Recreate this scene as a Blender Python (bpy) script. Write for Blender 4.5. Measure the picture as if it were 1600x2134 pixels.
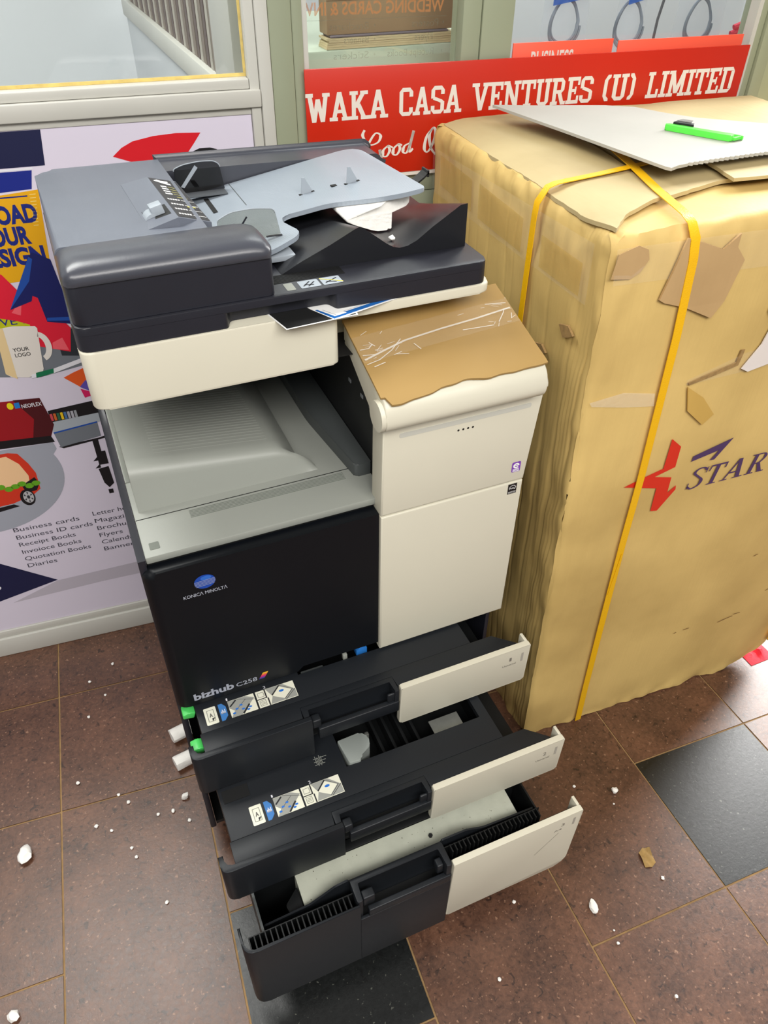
import bpy, bmesh, math, random
from mathutils import Vector, Matrix, noise

random.seed(7)
S = bpy.context.scene
COL = S.collection
for o in list(bpy.data.objects):
    bpy.data.objects.remove(o, do_unlink=True)

# ------------------------------------------------------------------ camera
cam_d = bpy.data.cameras.new('camera')
cam = bpy.data.objects.new('camera', cam_d)
COL.objects.link(cam)
YAW, PITCH, ROLL = 0.4125, -0.7075, 0.0131
fw = Vector((math.sin(YAW) * math.cos(PITCH), math.cos(YAW) * math.cos(PITCH), math.sin(PITCH)))
rt = Vector((math.cos(YAW), -math.sin(YAW), 0))
up = rt.cross(fw)
r2 = rt * math.cos(ROLL) + up * math.sin(ROLL)
u2 = -rt * math.sin(ROLL) + up * math.cos(ROLL)
cam.matrix_world = Matrix(((r2.x, u2.x, -fw.x, 0.0111), (r2.y, u2.y, -fw.y, -0.8118), (r2.z, u2.z, -fw.z, 1.5604), (0, 0, 0, 1)))
cam_d.sensor_fit = 'VERTICAL'
cam_d.sensor_height = 24.0
cam_d.lens = 1585.6 / 2134 * 24.0
cam_d.clip_start = 0.02
S.camera = cam

# ------------------------------------------------------------------ light
S.view_settings.view_transform = 'Standard'
S.view_settings.look = 'None'
S.view_settings.exposure = 0.22
S.view_settings.gamma = 1.0
S.view_settings.use_curve_mapping = False
w = bpy.data.worlds.new('world')
S.world = w
w.use_nodes = True
w.node_tree.nodes['Background'].inputs[0].default_value = (1.0, 0.98, 0.95, 1)
w.node_tree.nodes['Background'].inputs[1].default_value = 0.20

def area(name, loc, target, sx, sy, power, col=(1, 1, 1)):
    d = bpy.data.lights.new(name, 'AREA')
    d.shape = 'RECTANGLE'
    d.size, d.size_y, d.energy, d.color = sx, sy, power, col
    o = bpy.data.objects.new(name, d)
    COL.objects.link(o)
    o.location = loc
    o.rotation_euler = (Vector(target) - Vector(loc)).to_track_quat('-Z', 'Y').to_euler()
    return o

area('ceiling_lamp_light', (-0.45, 0.92, 2.70), (-0.45, 0.92, 0), 1.1, 0.7, 44, (1, 0.98, 0.95))
area('ceiling_lamp_light', (0.9, -1.1, 2.70), (0.9, -1.1, 0), 1.3, 0.6, 7, (1, 0.96, 0.90))
area('ceiling_lamp_light', (-0.10, -1.95, 2.72), (0.3, -0.3, 0.2), 3.0, 0.8, 92, (1, 0.97, 0.93))
area('doorway_daylight', (2.29, 0.475, 1.35), (2.205, -0.521, 1.35), 1.4, 2.3, 190, (1, 0.99, 0.97))
area('inner_room_light', (1.5, 1.5, 2.6), (1.5, 1.5, 0), 2.0, 1.0, 34, (1, 1, 1))

# ------------------------------------------------------------------ materials
def lin(c):
    return tuple(((v / 255) / 12.92 if v / 255 <= 0.04045 else ((v / 255 + 0.055) / 1.055) ** 2.4) for v in c)

MATS = {}
def mat(name, rgb, rough=0.5, metal=0.0, var=0.0, scale=20.0, bump=0.0, bscale=None, spec=0.5, coat=0.0, trans=0.0, stretch=None):
    """plain procedural material: base colour with a little noise, optional fine bump"""
    if name in MATS:
        return MATS[name]
    m = bpy.data.materials.new(name)
    m.use_nodes = True
    nt = m.node_tree
    b = nt.nodes['Principled BSDF']
    c = lin(rgb)
    b.inputs['Base Color'].default_value = (*c, 1)
    b.inputs['Roughness'].default_value = rough
    b.inputs['Metallic'].default_value = metal
    b.inputs['Specular IOR Level'].default_value = spec
    b.inputs['Coat Weight'].default_value = coat
    if var or bump:
        tc = nt.nodes.new('ShaderNodeTexCoord')
        src = tc.outputs['Object']
        if stretch:
            mp = nt.nodes.new('ShaderNodeMapping')
            mp.inputs['Scale'].default_value = stretch
            nt.links.new(src, mp.inputs[0])
            src = mp.outputs[0]
    if var:
        n = nt.nodes.new('ShaderNodeTexNoise')
        n.inputs['Scale'].default_value = scale
        n.inputs['Detail'].default_value = 4
        nt.links.new(src, n.inputs['Vector'])
        r = nt.nodes.new('ShaderNodeValToRGB')
        r.color_ramp.elements[0].position = 0.3
        r.color_ramp.elements[1].position = 0.7
        r.color_ramp.elements[0].color = (*[v * (1 - var) for v in c], 1)
        r.color_ramp.elements[1].color = (*[min(1, v * (1 + var)) for v in c], 1)
        nt.links.new(n.outputs[0], r.inputs[0])
        nt.links.new(r.outputs[0], b.inputs['Base Color'])
    if bump:
        n2 = nt.nodes.new('ShaderNodeTexNoise')
        n2.inputs['Scale'].default_value = bscale or scale
        n2.inputs['Detail'].default_value = 3
        nt.links.new(src, n2.inputs['Vector'])
        bp = nt.nodes.new('ShaderNodeBump')
        bp.inputs['Strength'].default_value = bump
        bp.inputs['Distance'].default_value = 0.002
        nt.links.new(n2.outputs[0], bp.inputs['Height'])
        nt.links.new(bp.outputs[0], b.inputs['Normal'])
    MATS[name] = m
    return m

def thin_glass(name, tint=(0.97, 0.99, 0.98), refl=0.06):
    m = bpy.data.materials.new(name)
    m.use_nodes = True
    nt = m.node_tree
    nt.nodes.clear()
    out = nt.nodes.new('ShaderNodeOutputMaterial')
    tr = nt.nodes.new('ShaderNodeBsdfTransparent')
    tr.inputs[0].default_value = (*tint, 1)
    gl = nt.nodes.new('ShaderNodeBsdfGlossy')
    gl.inputs['Roughness'].default_value = 0.02
    fc = nt.nodes.new('ShaderNodeLayerWeight')
    pw_ = nt.nodes.new('ShaderNodeMath')
    pw_.operation = 'POWER'
    pw_.inputs[1].default_value = 5.0
    fc.inputs[0].default_value = 0.5
    nt.links.new(fc.outputs['Facing'], pw_.inputs[0])
    lw = nt.nodes.new('ShaderNodeMapRange')
    lw.inputs['To Min'].default_value = refl * 0.6
    lw.inputs['To Max'].default_value = 0.9
    nt.links.new(pw_.outputs[0], lw.inputs[0])
    mx = nt.nodes.new('ShaderNodeMixShader')
    nt.links.new(lw.outputs[0], mx.inputs[0])
    nt.links.new(tr.outputs[0], mx.inputs[1])
    nt.links.new(gl.outputs[0], mx.inputs[2])
    nt.links.new(mx.outputs[0], out.inputs[0])
    return m

def stone(name, a, b_, speck, rough, blotch=6.0, spk=0.62, spec=1.0):
    m = bpy.data.materials.new(name)
    m.use_nodes = True
    nt = m.node_tree
    L = nt.links.new
    b = nt.nodes['Principled BSDF']
    tc = nt.nodes.new('ShaderNodeTexCoord')
    n1 = nt.nodes.new('ShaderNodeTexNoise')
    n1.inputs['Scale'].default_value = blotch
    n1.inputs['Detail'].default_value = 6
    n1.inputs['Roughness'].default_value = 0.65
    L(tc.outputs['Object'], n1.inputs['Vector'])
    n2 = nt.nodes.new('ShaderNodeTexNoise')
    n2.inputs['Scale'].default_value = 110
    n2.inputs['Detail'].default_value = 8
    n2.inputs['Roughness'].default_value = 0.7
    n2.inputs['Distortion'].default_value = 0.6
    L(tc.outputs['Object'], n2.inputs['Vector'])
    n3 = nt.nodes.new('ShaderNodeTexNoise')
    n3.inputs['Scale'].default_value = 130
    n3.inputs['Detail'].default_value = 2
    L(tc.outputs['Object'], n3.inputs['Vector'])
    ad = nt.nodes.new('ShaderNodeMath')
    ad.operation = 'ADD'
    L(n1.outputs[0], ad.inputs[0])
    L(n2.outputs[0], ad.inputs[1])
    hf = nt.nodes.new('ShaderNodeMath')
    hf.operation = 'MULTIPLY'
    hf.inputs[1].default_value = 0.5
    L(ad.outputs[0], hf.inputs[0])
    r = nt.nodes.new('ShaderNodeValToRGB')
    e = r.color_ramp.elements
    e[0].position, e[0].color = 0.36, (*lin(a), 1)
    e[1].position, e[1].color = 0.64, (*lin(b_), 1)
    L(hf.outputs[0], r.inputs[0])
    r2_ = nt.nodes.new('ShaderNodeValToRGB')
    r2_.color_ramp.elements[0].position = spk
    r2_.color_ramp.elements[1].position = spk + 0.08
    L(n3.outputs[0], r2_.inputs[0])
    mx = nt.nodes.new('ShaderNodeMix')
    mx.data_type = 'RGBA'
    L(r2_.outputs[0], mx.inputs['Factor'])
    L(r.outputs[0], mx.inputs['A'])
    mx.inputs['B'].default_value = (*lin(speck), 1)
    r3_ = nt.nodes.new('ShaderNodeValToRGB')
    r3_.color_ramp.elements[0].position = 0.30
    r3_.color_ramp.elements[0].color = (0.35, 0.33, 0.32, 1)
    r3_.color_ramp.elements[1].position = 0.40
    r3_.color_ramp.elements[1].color = (1, 1, 1, 1)
    n4 = nt.nodes.new('ShaderNodeTexNoise')
    n4.inputs['Scale'].default_value = 75
    n4.inputs['Detail'].default_value = 3
    n4.inputs['Distortion'].default_value = 0.8
    L(tc.outputs['Object'], n4.inputs['Vector'])
    L(n4.outputs[0], r3_.inputs[0])
    mu = nt.nodes.new('ShaderNodeMix')
    mu.data_type = 'RGBA'
    mu.blend_type = 'MULTIPLY'
    mu.inputs['Factor'].default_value = 1.0
    L(mx.outputs['Result'], mu.inputs['A'])
    L(r3_.outputs[0], mu.inputs['B'])
    L(mu.outputs['Result'], b.inputs['Base Color'])
    b.inputs['Specular IOR Level'].default_value = spec
    mr = nt.nodes.new('ShaderNodeMapRange')
    mr.inputs['To Min'].default_value = rough - 0.06
    mr.inputs['To Max'].default_value = rough + 0.1
    L(n2.outputs[0], mr.inputs[0])
    L(mr.outputs[0], b.inputs['Roughness'])
    bp = nt.nodes.new('ShaderNodeBump')
    bp.inputs['Strength'].default_value = 0.3
    bp.inputs['Distance'].default_value = 0.001
    L(n2.outputs[0], bp.inputs['Height'])
    L(bp.outputs[0], b.inputs['Normal'])
    return m

def cardboard(name, rgb, axis='z', flute=150.0, bump=0.25, dirt=0.25):
    """kraft board: faint flute lines, broad stains"""
    m = bpy.data.materials.new(name)
    m.use_nodes = True
    nt = m.node_tree
    L = nt.links.new
    b = nt.nodes['Principled BSDF']
    b.inputs['Roughness'].default_value = 0.62
    b.inputs['Specular IOR Level'].default_value = 0.35
    tc = nt.nodes.new('ShaderNodeTexCoord')
    n1 = nt.nodes.new('ShaderNodeTexNoise')
    n1.inputs['Scale'].default_value = 3.2
    n1.inputs['Detail'].default_value = 6
    L(tc.outputs['Object'], n1.inputs['Vector'])
    r = nt.nodes.new('ShaderNodeValToRGB')
    c = lin(rgb)
    r.color_ramp.elements[0].position = 0.34
    r.color_ramp.elements[0].color = (c[0] * (1 - dirt), c[1] * (1 - dirt * 1.1), c[2] * (1 - dirt * 1.25), 1)
    r.color_ramp.elements[1].position = 0.62
    r.color_ramp.elements[1].color = (*c, 1)
    L(n1.outputs[0], r.inputs[0])
    L(r.outputs[0], b.inputs['Base Color'])
    mp = nt.nodes.new('ShaderNodeMapping')
    sc = {'z': (flute, flute, 2.0), 'x': (2.0, flute, flute), 'y': (flute, 2.0, flute)}[axis]
    mp.inputs['Scale'].default_value = sc
    L(tc.outputs['Object'], mp.inputs[0])
    n2 = nt.nodes.new('ShaderNodeTexNoise')
    n2.inputs['Scale'].default_value = 0.45
    n2.inputs['Detail'].default_value = 2
    L(mp.outputs[0], n2.inputs['Vector'])
    n3 = nt.nodes.new('ShaderNodeTexNoise')
    n3.inputs['Scale'].default_value = 14
    n3.inputs['Detail'].default_value = 3
    L(tc.outputs['Object'], n3.inputs['Vector'])
    ad = nt.nodes.new('ShaderNodeMath')
    ad.operation = 'MULTIPLY'
    L(n2.outputs[0], ad.inputs[0])
    L(n3.outputs[0], ad.inputs[1])
    bp = nt.nodes.new('ShaderNodeBump')
    bp.inputs['Strength'].default_value = bump
    bp.inputs['Distance'].default_value = 0.004
    L(ad.outputs[0], bp.inputs['Height'])
    L(bp.outputs[0], b.inputs['Normal'])
    return m

def tape_mat(name, alpha, rgb, rough=0.18):
    m = bpy.data.materials.new(name)
    m.use_nodes = True
    nt = m.node_tree
    b = nt.nodes['Principled BSDF']
    b.inputs['Base Color'].default_value = (*lin(rgb), 1)
    b.inputs['Roughness'].default_value = rough
    b.inputs['Alpha'].default_value = alpha
    tc = nt.nodes.new('ShaderNodeTexCoord')
    n2 = nt.nodes.new('ShaderNodeTexNoise')
    n2.inputs['Scale'].default_value = 45
    n2.inputs['Distortion'].default_value = 1.5
    nt.links.new(tc.outputs['Object'], n2.inputs['Vector'])
    bp = nt.nodes.new('ShaderNodeBump')
    bp.inputs['Strength'].default_value = 0.35
    bp.inputs['Distance'].default_value = 0.003
    nt.links.new(n2.outputs[0], bp.inputs['Height'])
    nt.links.new(bp.outputs[0], b.inputs['Normal'])
    return m

M_DARK = mat('charcoal_plastic', (30, 31, 39), 0.40, var=0.05, bump=0.06, bscale=900)
M_DOOR = mat('black_door_plastic', (9, 12, 17), 0.42, bump=0.05, bscale=900, spec=0.28)
M_TOPGRAY = mat('grey_cover_plastic', (96, 101, 112), 0.42, var=0.03, bump=0.06, bscale=900)
M_GLOSSD = mat('sheen_charcoal_plastic', (62, 64, 72), 0.30, bump=0.05, bscale=500)  # charcoal lightened so the colour itself carries the ceiling light's reflection
M_BLACK = mat('black_plastic', (14, 15, 16), 0.45)
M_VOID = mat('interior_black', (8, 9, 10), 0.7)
M_WHITE = mat('warm_white_plastic', (205, 201, 183), 0.42, var=0.015, scale=6, bump=0.03, bscale=800)
M_TRAY = mat('light_grey_tray_plastic', (152, 160, 168), 0.4, bump=0.05, bscale=700)
M_OUT = mat('grey_green_tray_plastic', (142, 145, 138), 0.45, bump=0.06, bscale=900)
M_OUT2 = mat('dark_grey_tray_plastic', (70, 74, 74), 0.45)
M_OUT3 = mat('mid_grey_tray_plastic', (112, 117, 110), 0.5)
M_CLEAR = thin_glass('clear_guide_plastic', (0.78, 0.78, 0.74))
M_GLASS = thin_glass('window_glass', (0.96, 0.98, 0.97))
M_CARD = cardboard('kraft_board', (212, 182, 114), 'z', 320, 0.22, 0.26)
M_CARDTOP = cardboard('kraft_board_top', (188, 170, 126), 'y', 160, 0.35, 0.25)
M_CARDX = cardboard('kraft_board_panel', (158, 128, 76), 'x', 160, 0.06, 0.08)
M_EDGE = mat('board_edge', (150, 120, 74), 0.8, var=0.2, scale=120)
M_SHEET = mat('cream_board', (166, 164, 156), 0.6, var=0.04, scale=8, bump=0.1, bscale=30)
M_STRAP = mat('yellow_strap', (232, 178, 14), 0.38, bump=0.25, bscale=400)
M_TAPE = tape_mat('clear_tape', 0.07, (240, 236, 226))
M_TAPEB = tape_mat('brown_tape', 0.3, (206, 168, 74), 0.3)
M_TAPEGLINT = tape_mat('tape_crease_glint', 0.5, (243, 240, 232))  # whitish colour of the painted highlights on wrinkled tape
M_FOAM = mat('white_foam', (238, 236, 230), 0.85, var=0.04, scale=90, bump=0.4, bscale=160)
M_PAPER = mat('white_paper', (236, 236, 234), 0.6)
M_RED = mat('red_board', (192, 36, 12), 0.32, var=0.04, scale=4)
M_REDPALE = mat('pale_red_board', (240, 92, 66), 0.35)
M_LETTER = mat('pale_lettering', (226, 218, 208), 0.4)
M_ALUW = mat('white_painted_aluminium', (193, 192, 184), 0.4, var=0.03, scale=5)
M_ALUG = mat('green_grey_aluminium', (146, 152, 128), 0.42, var=0.05, scale=4)
M_METAL = mat('dusty_steel_plate', (172, 175, 160), 0.5, var=0.06, scale=40, bump=0.1, bscale=200)
M_GREEN = mat('bright_green_plastic', (86, 214, 70), 0.4)
M_LGREEN = mat('lever_green_plastic', (72, 190, 90), 0.4)
M_BLUEP = mat('blue_lever_plastic', (38, 112, 190), 0.4)
M_INWALL = mat('inner_wall_paint', (204, 208, 212), 0.7, var=0.02, scale=2)
M_YEL = mat('masking_tape_yellow', (216, 190, 110), 0.6, var=0.15, scale=60)
M_PLATE = mat('bright_label_metal', (150, 152, 146), 0.3, metal=0.6, var=0.15, scale=30)

# ------------------------------------------------------------------ mesh helpers
def BM():
    return bmesh.new()

def add_box(bm, x0, x1, y0, y1, z0, z1, bev=0.0, seg=2):
    vs = [bm.verts.new(p) for p in ((x0, y0, z0), (x1, y0, z0), (x1, y1, z0), (x0, y1, z0), (x0, y0, z1), (x1, y0, z1), (x1, y1, z1), (x0, y1, z1))]
    fs = [bm.faces.new([vs[i] for i in q]) for q in ((0, 3, 2, 1), (4, 5, 6, 7), (0, 1, 5, 4), (1, 2, 6, 5), (2, 3, 7, 6), (3, 0, 4, 7))]
    if bev:
        es = list({e for f in fs for e in f.edges})
        bmesh.ops.bevel(bm, geom=es, offset=bev, segments=seg, profile=0.5, affect='EDGES')
    return vs

def rpoly(pts, r, n=5):
    """round the corners of a 2d polygon; r: number or one per corner"""
    out = []
    N = len(pts)
    for i, p in enumerate(pts):
        rr = r[i] if isinstance(r, (list, tuple)) else r
        a = Vector(pts[i - 1]) - Vector(p)
        b = Vector(pts[(i + 1) % N]) - Vector(p)
        if rr <= 1e-6:
            out.append(tuple(p))
            continue
        rr = min(rr, a.length * 0.49, b.length * 0.49)
        A = Vector(p) + a.normalized() * rr
        B = Vector(p) + b.normalized() * rr
        for k in range(n + 1):
            t = k / n
            q = A * (1 - t) ** 2 + Vector(p) * 2 * t * (1 - t) + B * t * t
            out.append((q.x, q.y))
    return out

AX = {'z': lambda a, b, h: (a, b, h), 'y': lambda a, b, h: (a, h, b), 'x': lambda a, b, h: (h, a, b)}
def add_prism(bm, poly, h0, h1, axis='z', f=None, bev=0.0, seg=2):
    f = f or AX[axis]
    A = [bm.verts.new(f(a, b, h0)) for a, b in poly]
    B = [bm.verts.new(f(a, b, h1)) for a, b in poly]
    n = len(poly)
    fa = bm.faces.new(A)
    fb = bm.faces.new(B[::-1])
    for i in range(n):
        bm.faces.new((A[i], A[(i + 1) % n], B[(i + 1) % n], B[i]))
    if bev:
        es = list(set(fa.edges) | set(fb.edges))
        bmesh.ops.bevel(bm, geom=es, offset=bev, segments=seg, profile=0.5, affect='EDGES')
    return A, B

def add_tube(bm, pts, r, n=8, caps=True):
    rings = []
    P = [Vector(p) for p in pts]
    for i, p in enumerate(P):
        d = (P[min(i + 1, len(P) - 1)] - P[max(i - 1, 0)]).normalized()
        a = d.orthogonal().normalized() if i == 0 else (prev - d * prev.dot(d)).normalized()
        prev = a
        b = d.cross(a)
        rr = r[i] if isinstance(r, (list, tuple)) else r
        rings.append([bm.verts.new(p + a * rr * math.cos(2 * math.pi * k / n) + b * rr * math.sin(2 * math.pi * k / n)) for k in range(n)])
    for i in range(len(rings) - 1):
        for k in range(n):
            bm.faces.new((rings[i][k], rings[i][(k + 1) % n], rings[i + 1][(k + 1) % n], rings[i + 1][k]))
    if caps:
        bm.faces.new(rings[0][::-1])
        bm.faces.new(rings[-1])

def add_grid(bm, nu, nv, f):
    V = [[bm.verts.new(f(i / nu, j / nv)) for j in range(nv + 1)] for i in range(nu + 1)]
    for i in range(nu):
        for j in range(nv):
            bm.faces.new((V[i][j], V[i + 1][j], V[i + 1][j + 1], V[i][j + 1]))
    return V

def obj(name, bm, m, parent=None, smooth=True, recalc=True, angle=35):
    if recalc:
        bmesh.ops.recalc_face_normals(bm, faces=bm.faces)
    me = bpy.data.meshes.new(name)
    bm.to_mesh(me)
    bm.free()
    if m is not None:
        me.materials.append(m)
    if smooth:
        me.shade_smooth()
        me.set_sharp_from_angle(angle=math.radians(angle))
    o = bpy.data.objects.new(name, me)
    COL.objects.link(o)
    if parent is not None:
        o.parent = parent
        o.matrix_parent_inverse = parent_inv(parent)
    return o

def parent_inv(p):
    # every parent here is unrotated and unscaled: only translations add up
    t = Vector((0, 0, 0))
    q = p
    while q is not None:
        t += q.location + q.matrix_parent_inverse.to_translation()
        q = q.parent
    return Matrix.Translation(-t)

def thing(name, label, cat, loc, group=None):
    o = bpy.data.objects.new(name, None)
    COL.objects.link(o)
    o.empty_display_size = 0.05
    o.location = loc
    tag(o, label, cat, group)
    return o

def tag(o, label, cat, group=None):
    o['label'] = label
    o['category'] = cat
    if group:
        o['group'] = group
    return o

def struct(o, label=None):
    o['kind'] = 'structure'
    if label:
        o['label'] = label
    return o

def boxo(name, m, parent, x0, x1, y0, y1, z0, z1, bev=0.0, seg=2):
    bm = BM()
    add_box(bm, x0, x1, y0, y1, z0, z1, bev, seg)
    return obj(name, bm, m, parent)

class Plane:
    """flat print surface: origin, right and up directions; h is the height off the surface"""
    def __init__(s, o, u, v):
        s.o, s.u, s.v = Vector(o), Vector(u), Vector(v)
        s.n = s.u.cross(s.v).normalized()
    def __call__(s, a, b, h=0.0):
        return s.o + s.u * a + s.v * b + s.n * h

_TX = {}
def text_geo(txt, off=0.0, shear=0.0):
    k = (txt, off, shear)
    if k in _TX:
        return _TX[k]
    cu = bpy.data.curves.new('t', 'FONT')
    cu.body = txt
    cu.offset = off
    cu.shear = shear
    cu.resolution_u = 3
    o = bpy.data.objects.new('t', cu)
    COL.objects.link(o)
    dg = bpy.context.evaluated_depsgraph_get()
    me = bpy.data.meshes.new_from_object(o.evaluated_get(dg))
    V = [(v.co.x, v.co.y) for v in me.vertices]
    F = [tuple(p.vertices) for p in me.polygons]
    bpy.data.objects.remove(o, do_unlink=True)
    bpy.data.curves.remove(cu)
    bpy.data.meshes.remove(me)
    _TX[k] = (V, F)
    return V, F

def capheight():
    V, F = text_geo('H')
    return max(v[1] for v in V)

def add_text(bm, pl, txt, a0, a1, b0, h, lift=0.0005, off=0.0, shear=0.0, mirror=False):
    """text from a0 to a1 on baseline b0, capital height h"""
    V, F = text_geo(txt, off, shear)
    x0 = min(v[0] for v in V)
    x1 = max(v[0] for v in V)
    sx = (a1 - a0) / (x1 - x0)
    sy = h / CAP
    vs = []
    for x, y in V:
        q = (x - x0) * sx
        vs.append(bm.verts.new(pl((a1 - q) if mirror else (a0 + q), b0 + y * sy, lift)))
    for f in F:
        try:
            bm.faces.new([vs[i] for i in f])
        except ValueError:
            pass
CAP = capheight()

def add_poly(bm, pl, pts, lift=0.0004):
    return bm.faces.new([bm.verts.new(pl(a, b, lift)) for a, b in pts])

def polyo(name, pl, pts, m, parent, lift=0.0004):
    bm = BM()
    add_poly(bm, pl, pts, lift)
    return obj(name, bm, m, parent, smooth=False, recalc=False)

def circ(cx, cy, rx, ry, a0=0, a1=360, n=28):
    return [(cx + rx * math.cos(math.radians(a0 + (a1 - a0) * i / n)), cy + ry * math.sin(math.radians(a0 + (a1 - a0) * i / n))) for i in range(n if a1 - a0 == 360 else n + 1)]

def add_line(bm, pl, p, q, wd, lift=0.0005):
    d = Vector((q[0] - p[0], q[1] - p[1]))
    n = Vector((-d.y, d.x)).normalized() * wd / 2
    bm.faces.new([bm.verts.new(pl(a, b, lift)) for a, b in ((p[0] + n.x, p[1] + n.y), (p[0] - n.x, p[1] - n.y), (q[0] - n.x, q[1] - n.y), (q[0] + n.x, q[1] + n.y))])

def ink(name, rgb, rough=0.45):
    return mat('ink_' + name, rgb, rough)

# ------------------------------------------------------------------ floor
def lx(k, y):
    a, b = k
    return a + b * y
XL = [(-1.25, 0.08), (-0.93, 0.08), (-0.615, 0.08), (-0.305, 0.077), (-0.002, 0.056), (0.307, 0.05), (0.618, 0.02), (0.925, 0.008), (1.232, 0.0), (1.54, 0.0), (1.85, 0.0), (2.16, 0.0), (2.47, 0.0), (2.78, 0.0)]
YL = [(-1.96, -0.03), (-1.66, -0.03), (-1.35, -0.03), (-1.04, -0.03), (-0.74, -0.034), (-0.436, -0.036), (-0.131, -0.044), (0.188, -0.085), (0.5, -0.085), (0.81, -0.085), (1.12, -0.085), (1.43, -0.085), (1.74, -0.085), (2.05, -0.085), (2.36, -0.085)]
def cross(i, j):
    a, b = XL[i]
    c, m = YL[j]
    x = (a + b * c) / (1 - b * m)
    return Vector((x, c + m * x))
M_TILE = stone('brown_stone', (56, 34, 24), (110, 74, 54), (138, 104, 82), 0.36, 9.0, 0.64, 0.72)
M_SLATE = stone('black_slate', (5, 7, 7), (17, 20, 20), (84, 86, 78), 0.34, 4.0, 0.665, 0.62)
M_GROUT = mat('sand_grout', (146, 116, 76), 0.8, var=0.2, scale=40)
bm = BM()
add_box(bm, -1.6, 3.2, -1.9, 3.0, -0.06, -0.0025)
floor = struct(obj('floor', bm, M_GROUT))
merged = {(6, 5), (5, 4), (3, 5)}       # long tiles: two cells without a joint
skip = {(6, 6), (5, 5), (3, 6)}
dark = {(4, 5), (7, 5), (10, 6), (1, 3)}
for i in range(len(XL) - 1):
    for j in range(len(YL) - 1):
        if (i, j) in skip:
            continue
        j1 = j + 2 if (i, j) in merged else j + 1
        q = [cross(i, j), cross(i + 1, j), cross(i + 1, j1), cross(i, j1)]
        c = sum(q, Vector((0, 0))) / 4
        g = 0.0020
        pts = []
        for p in q:
            d = c - p
            pts.append((p.x + math.copysign(g, d.x), p.y + math.copysign(g, d.y)))
        bm = BM()
        add_prism(bm, pts, -0.004, random.uniform(-0.0004, 0.0002), 'z')
        t = obj('tile', bm, M_SLATE if (i, j) in dark else M_TILE, floor, smooth=False)
        if (i, j) in dark:
            t['label'] = 'black slate floor tile'
# stain on a tile, a mark of its own
# ------------------------------------------------------------------ back wall (own frame: s along, t towards the room, z up)
TH = math.atan(-0.085)
WO = Vector((0, 0.675, 0))
WE = Vector((math.cos(TH), math.sin(TH), 0))
WN = Vector((math.sin(TH), -math.cos(TH), 0))
def WL(s, t, z):
    return WO + WE * s + WN * t + Vector((0, 0, z))
def wbox(name, m, parent, s0, s1, t0, t1, z0, z1, bev=0.0):
    bm = BM()
    vs = add_box(bm, s0, s1, t0, t1, z0, z1, bev)
    for v in bm.verts:
        v.co = WL(*v.co)
    return obj(name, bm, m, parent)
WP = Plane(WO, WE, Vector((0, 0, 1)))

# left partition: white aluminium frame
wall = struct(wbox('wall_back', M_ALUW, None, -1.5, 0.384, -0.05, -0.012, 0.05, 1.215))
struct(wbox('baseboard_back', M_ALUW, None, -1.5, 0.384, -0.05, 0.0, 0.0, 0.060, 0.003))
struct(wbox('trim_1', M_ALUW, None, -1.5, 0.384, -0.05, -0.006, 0.0605, 0.082, 0.002))
struct(wbox('trim_2', M_ALUW, None, -1.5, 0.402, -0.05, 0.004, 1.2285, 1.2560, 0.002))
struct(wbox('trim_3', M_ALUW, None, -1.5, 0.384, -0.05, -0.008, 1.2155, 1.228, 0.001))
struct(wbox('trim_4', M_ALUW, None, -1.5, 0.384, -0.05, -0.004, 1.2565, 1.272, 0.002))
struct(wbox('trim_5', M_ALUW, None, 0.4025, 0.424, -0.05, 0.004, 0.0, 2.6, 0.002))
struct(wbox('trim_6', M_ALUW, None, 0.3845, 0.4020, -0.05, -0.003, 0.0, 2.6, 0.002))
w1 = struct(wbox('window_1', M_GLASS, None, -1.5, 0.384, -0.034, -0.029, 1.265, 2.6))
wbox('masking_tape_strip', M_YEL, w1, -1.5, 0.384, -0.0285, -0.027, 1.2722, 1.2775)
wbox('masking_tape_strip', M_YEL, w1, 0.3795, 0.384, -0.0285, -0.027, 1.2780, 2.6)
# right partition: green-grey aluminium frame
struct(wbox('trim_7', M_ALUG, None, 0.4245, 0.4640, -0.06, 0.002, 0.0, 2.6, 0.002))
struct(wbox('trim_8', M_ALUG, None, 0.4650, 0.4840, -0.06, -0.004, 0.0, 2.6, 0.002))
struct(wbox('trim_9', M_ALUG, None, 0.780, 0.816, -0.06, -0.006, 0.0, 2.6, 0.002))
struct(wbox('trim_10', M_ALUG, None, 0.817, 0.880, -0.06, -0.003, 0.0, 2.6, 0.002))
struct(wbox('trim_11', M_ALUG, None, 1.4300, 1.446, -0.06, -0.006, 0.0, 2.6, 0.002))
struct(wbox('trim_12', M_ALUG, None, 1.447, 1.475, -0.06, 0.002, 0.0, 2.6, 0.002))
struct(wbox('trim_13', M_ALUG, None, 1.476, 1.53, -0.06, -0.004, 0.0, 2.6, 0.002))
struct(wbox('trim_14', M_ALUG, None, 0.4845, 1.4295, -0.06, -0.008, 1.055, 1.098, 0.002))
struct(wbox('trim_15', M_ALUG, None, 0.4845, 1.4295, -0.06, -0.012, 0.0, 1.0535, 0.002))
struct(wbox('trim_16', M_ALUG, None, 3.02, 3.10, -0.06, 0.002, 0.0, 2.6, 0.002))
struct(wbox('trim_17', M_ALUG, None, 1.5305, 3.0195, -0.06, 0.002, 2.53, 2.6, 0.002))
w2 = struct(wbox('window_2', M_GLASS, None, 0.4845, 0.7795, -0.036, -0.031, 1.0985, 2.6))
w3 = struct(wbox('window_3', M_GLASS, None, 0.8805, 1.4295, -0.036, -0.031, 1.0985, 2.6))
wbox('white_gasket', M_ALUW, w2, 0.4848, 0.4935, -0.0305, -0.010, 1.0990, 2.6)
wbox('white_gasket', M_ALUW, w3, 1.4195, 1.4292, -0.0305, -0.004, 1.0990, 2.6)
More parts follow.
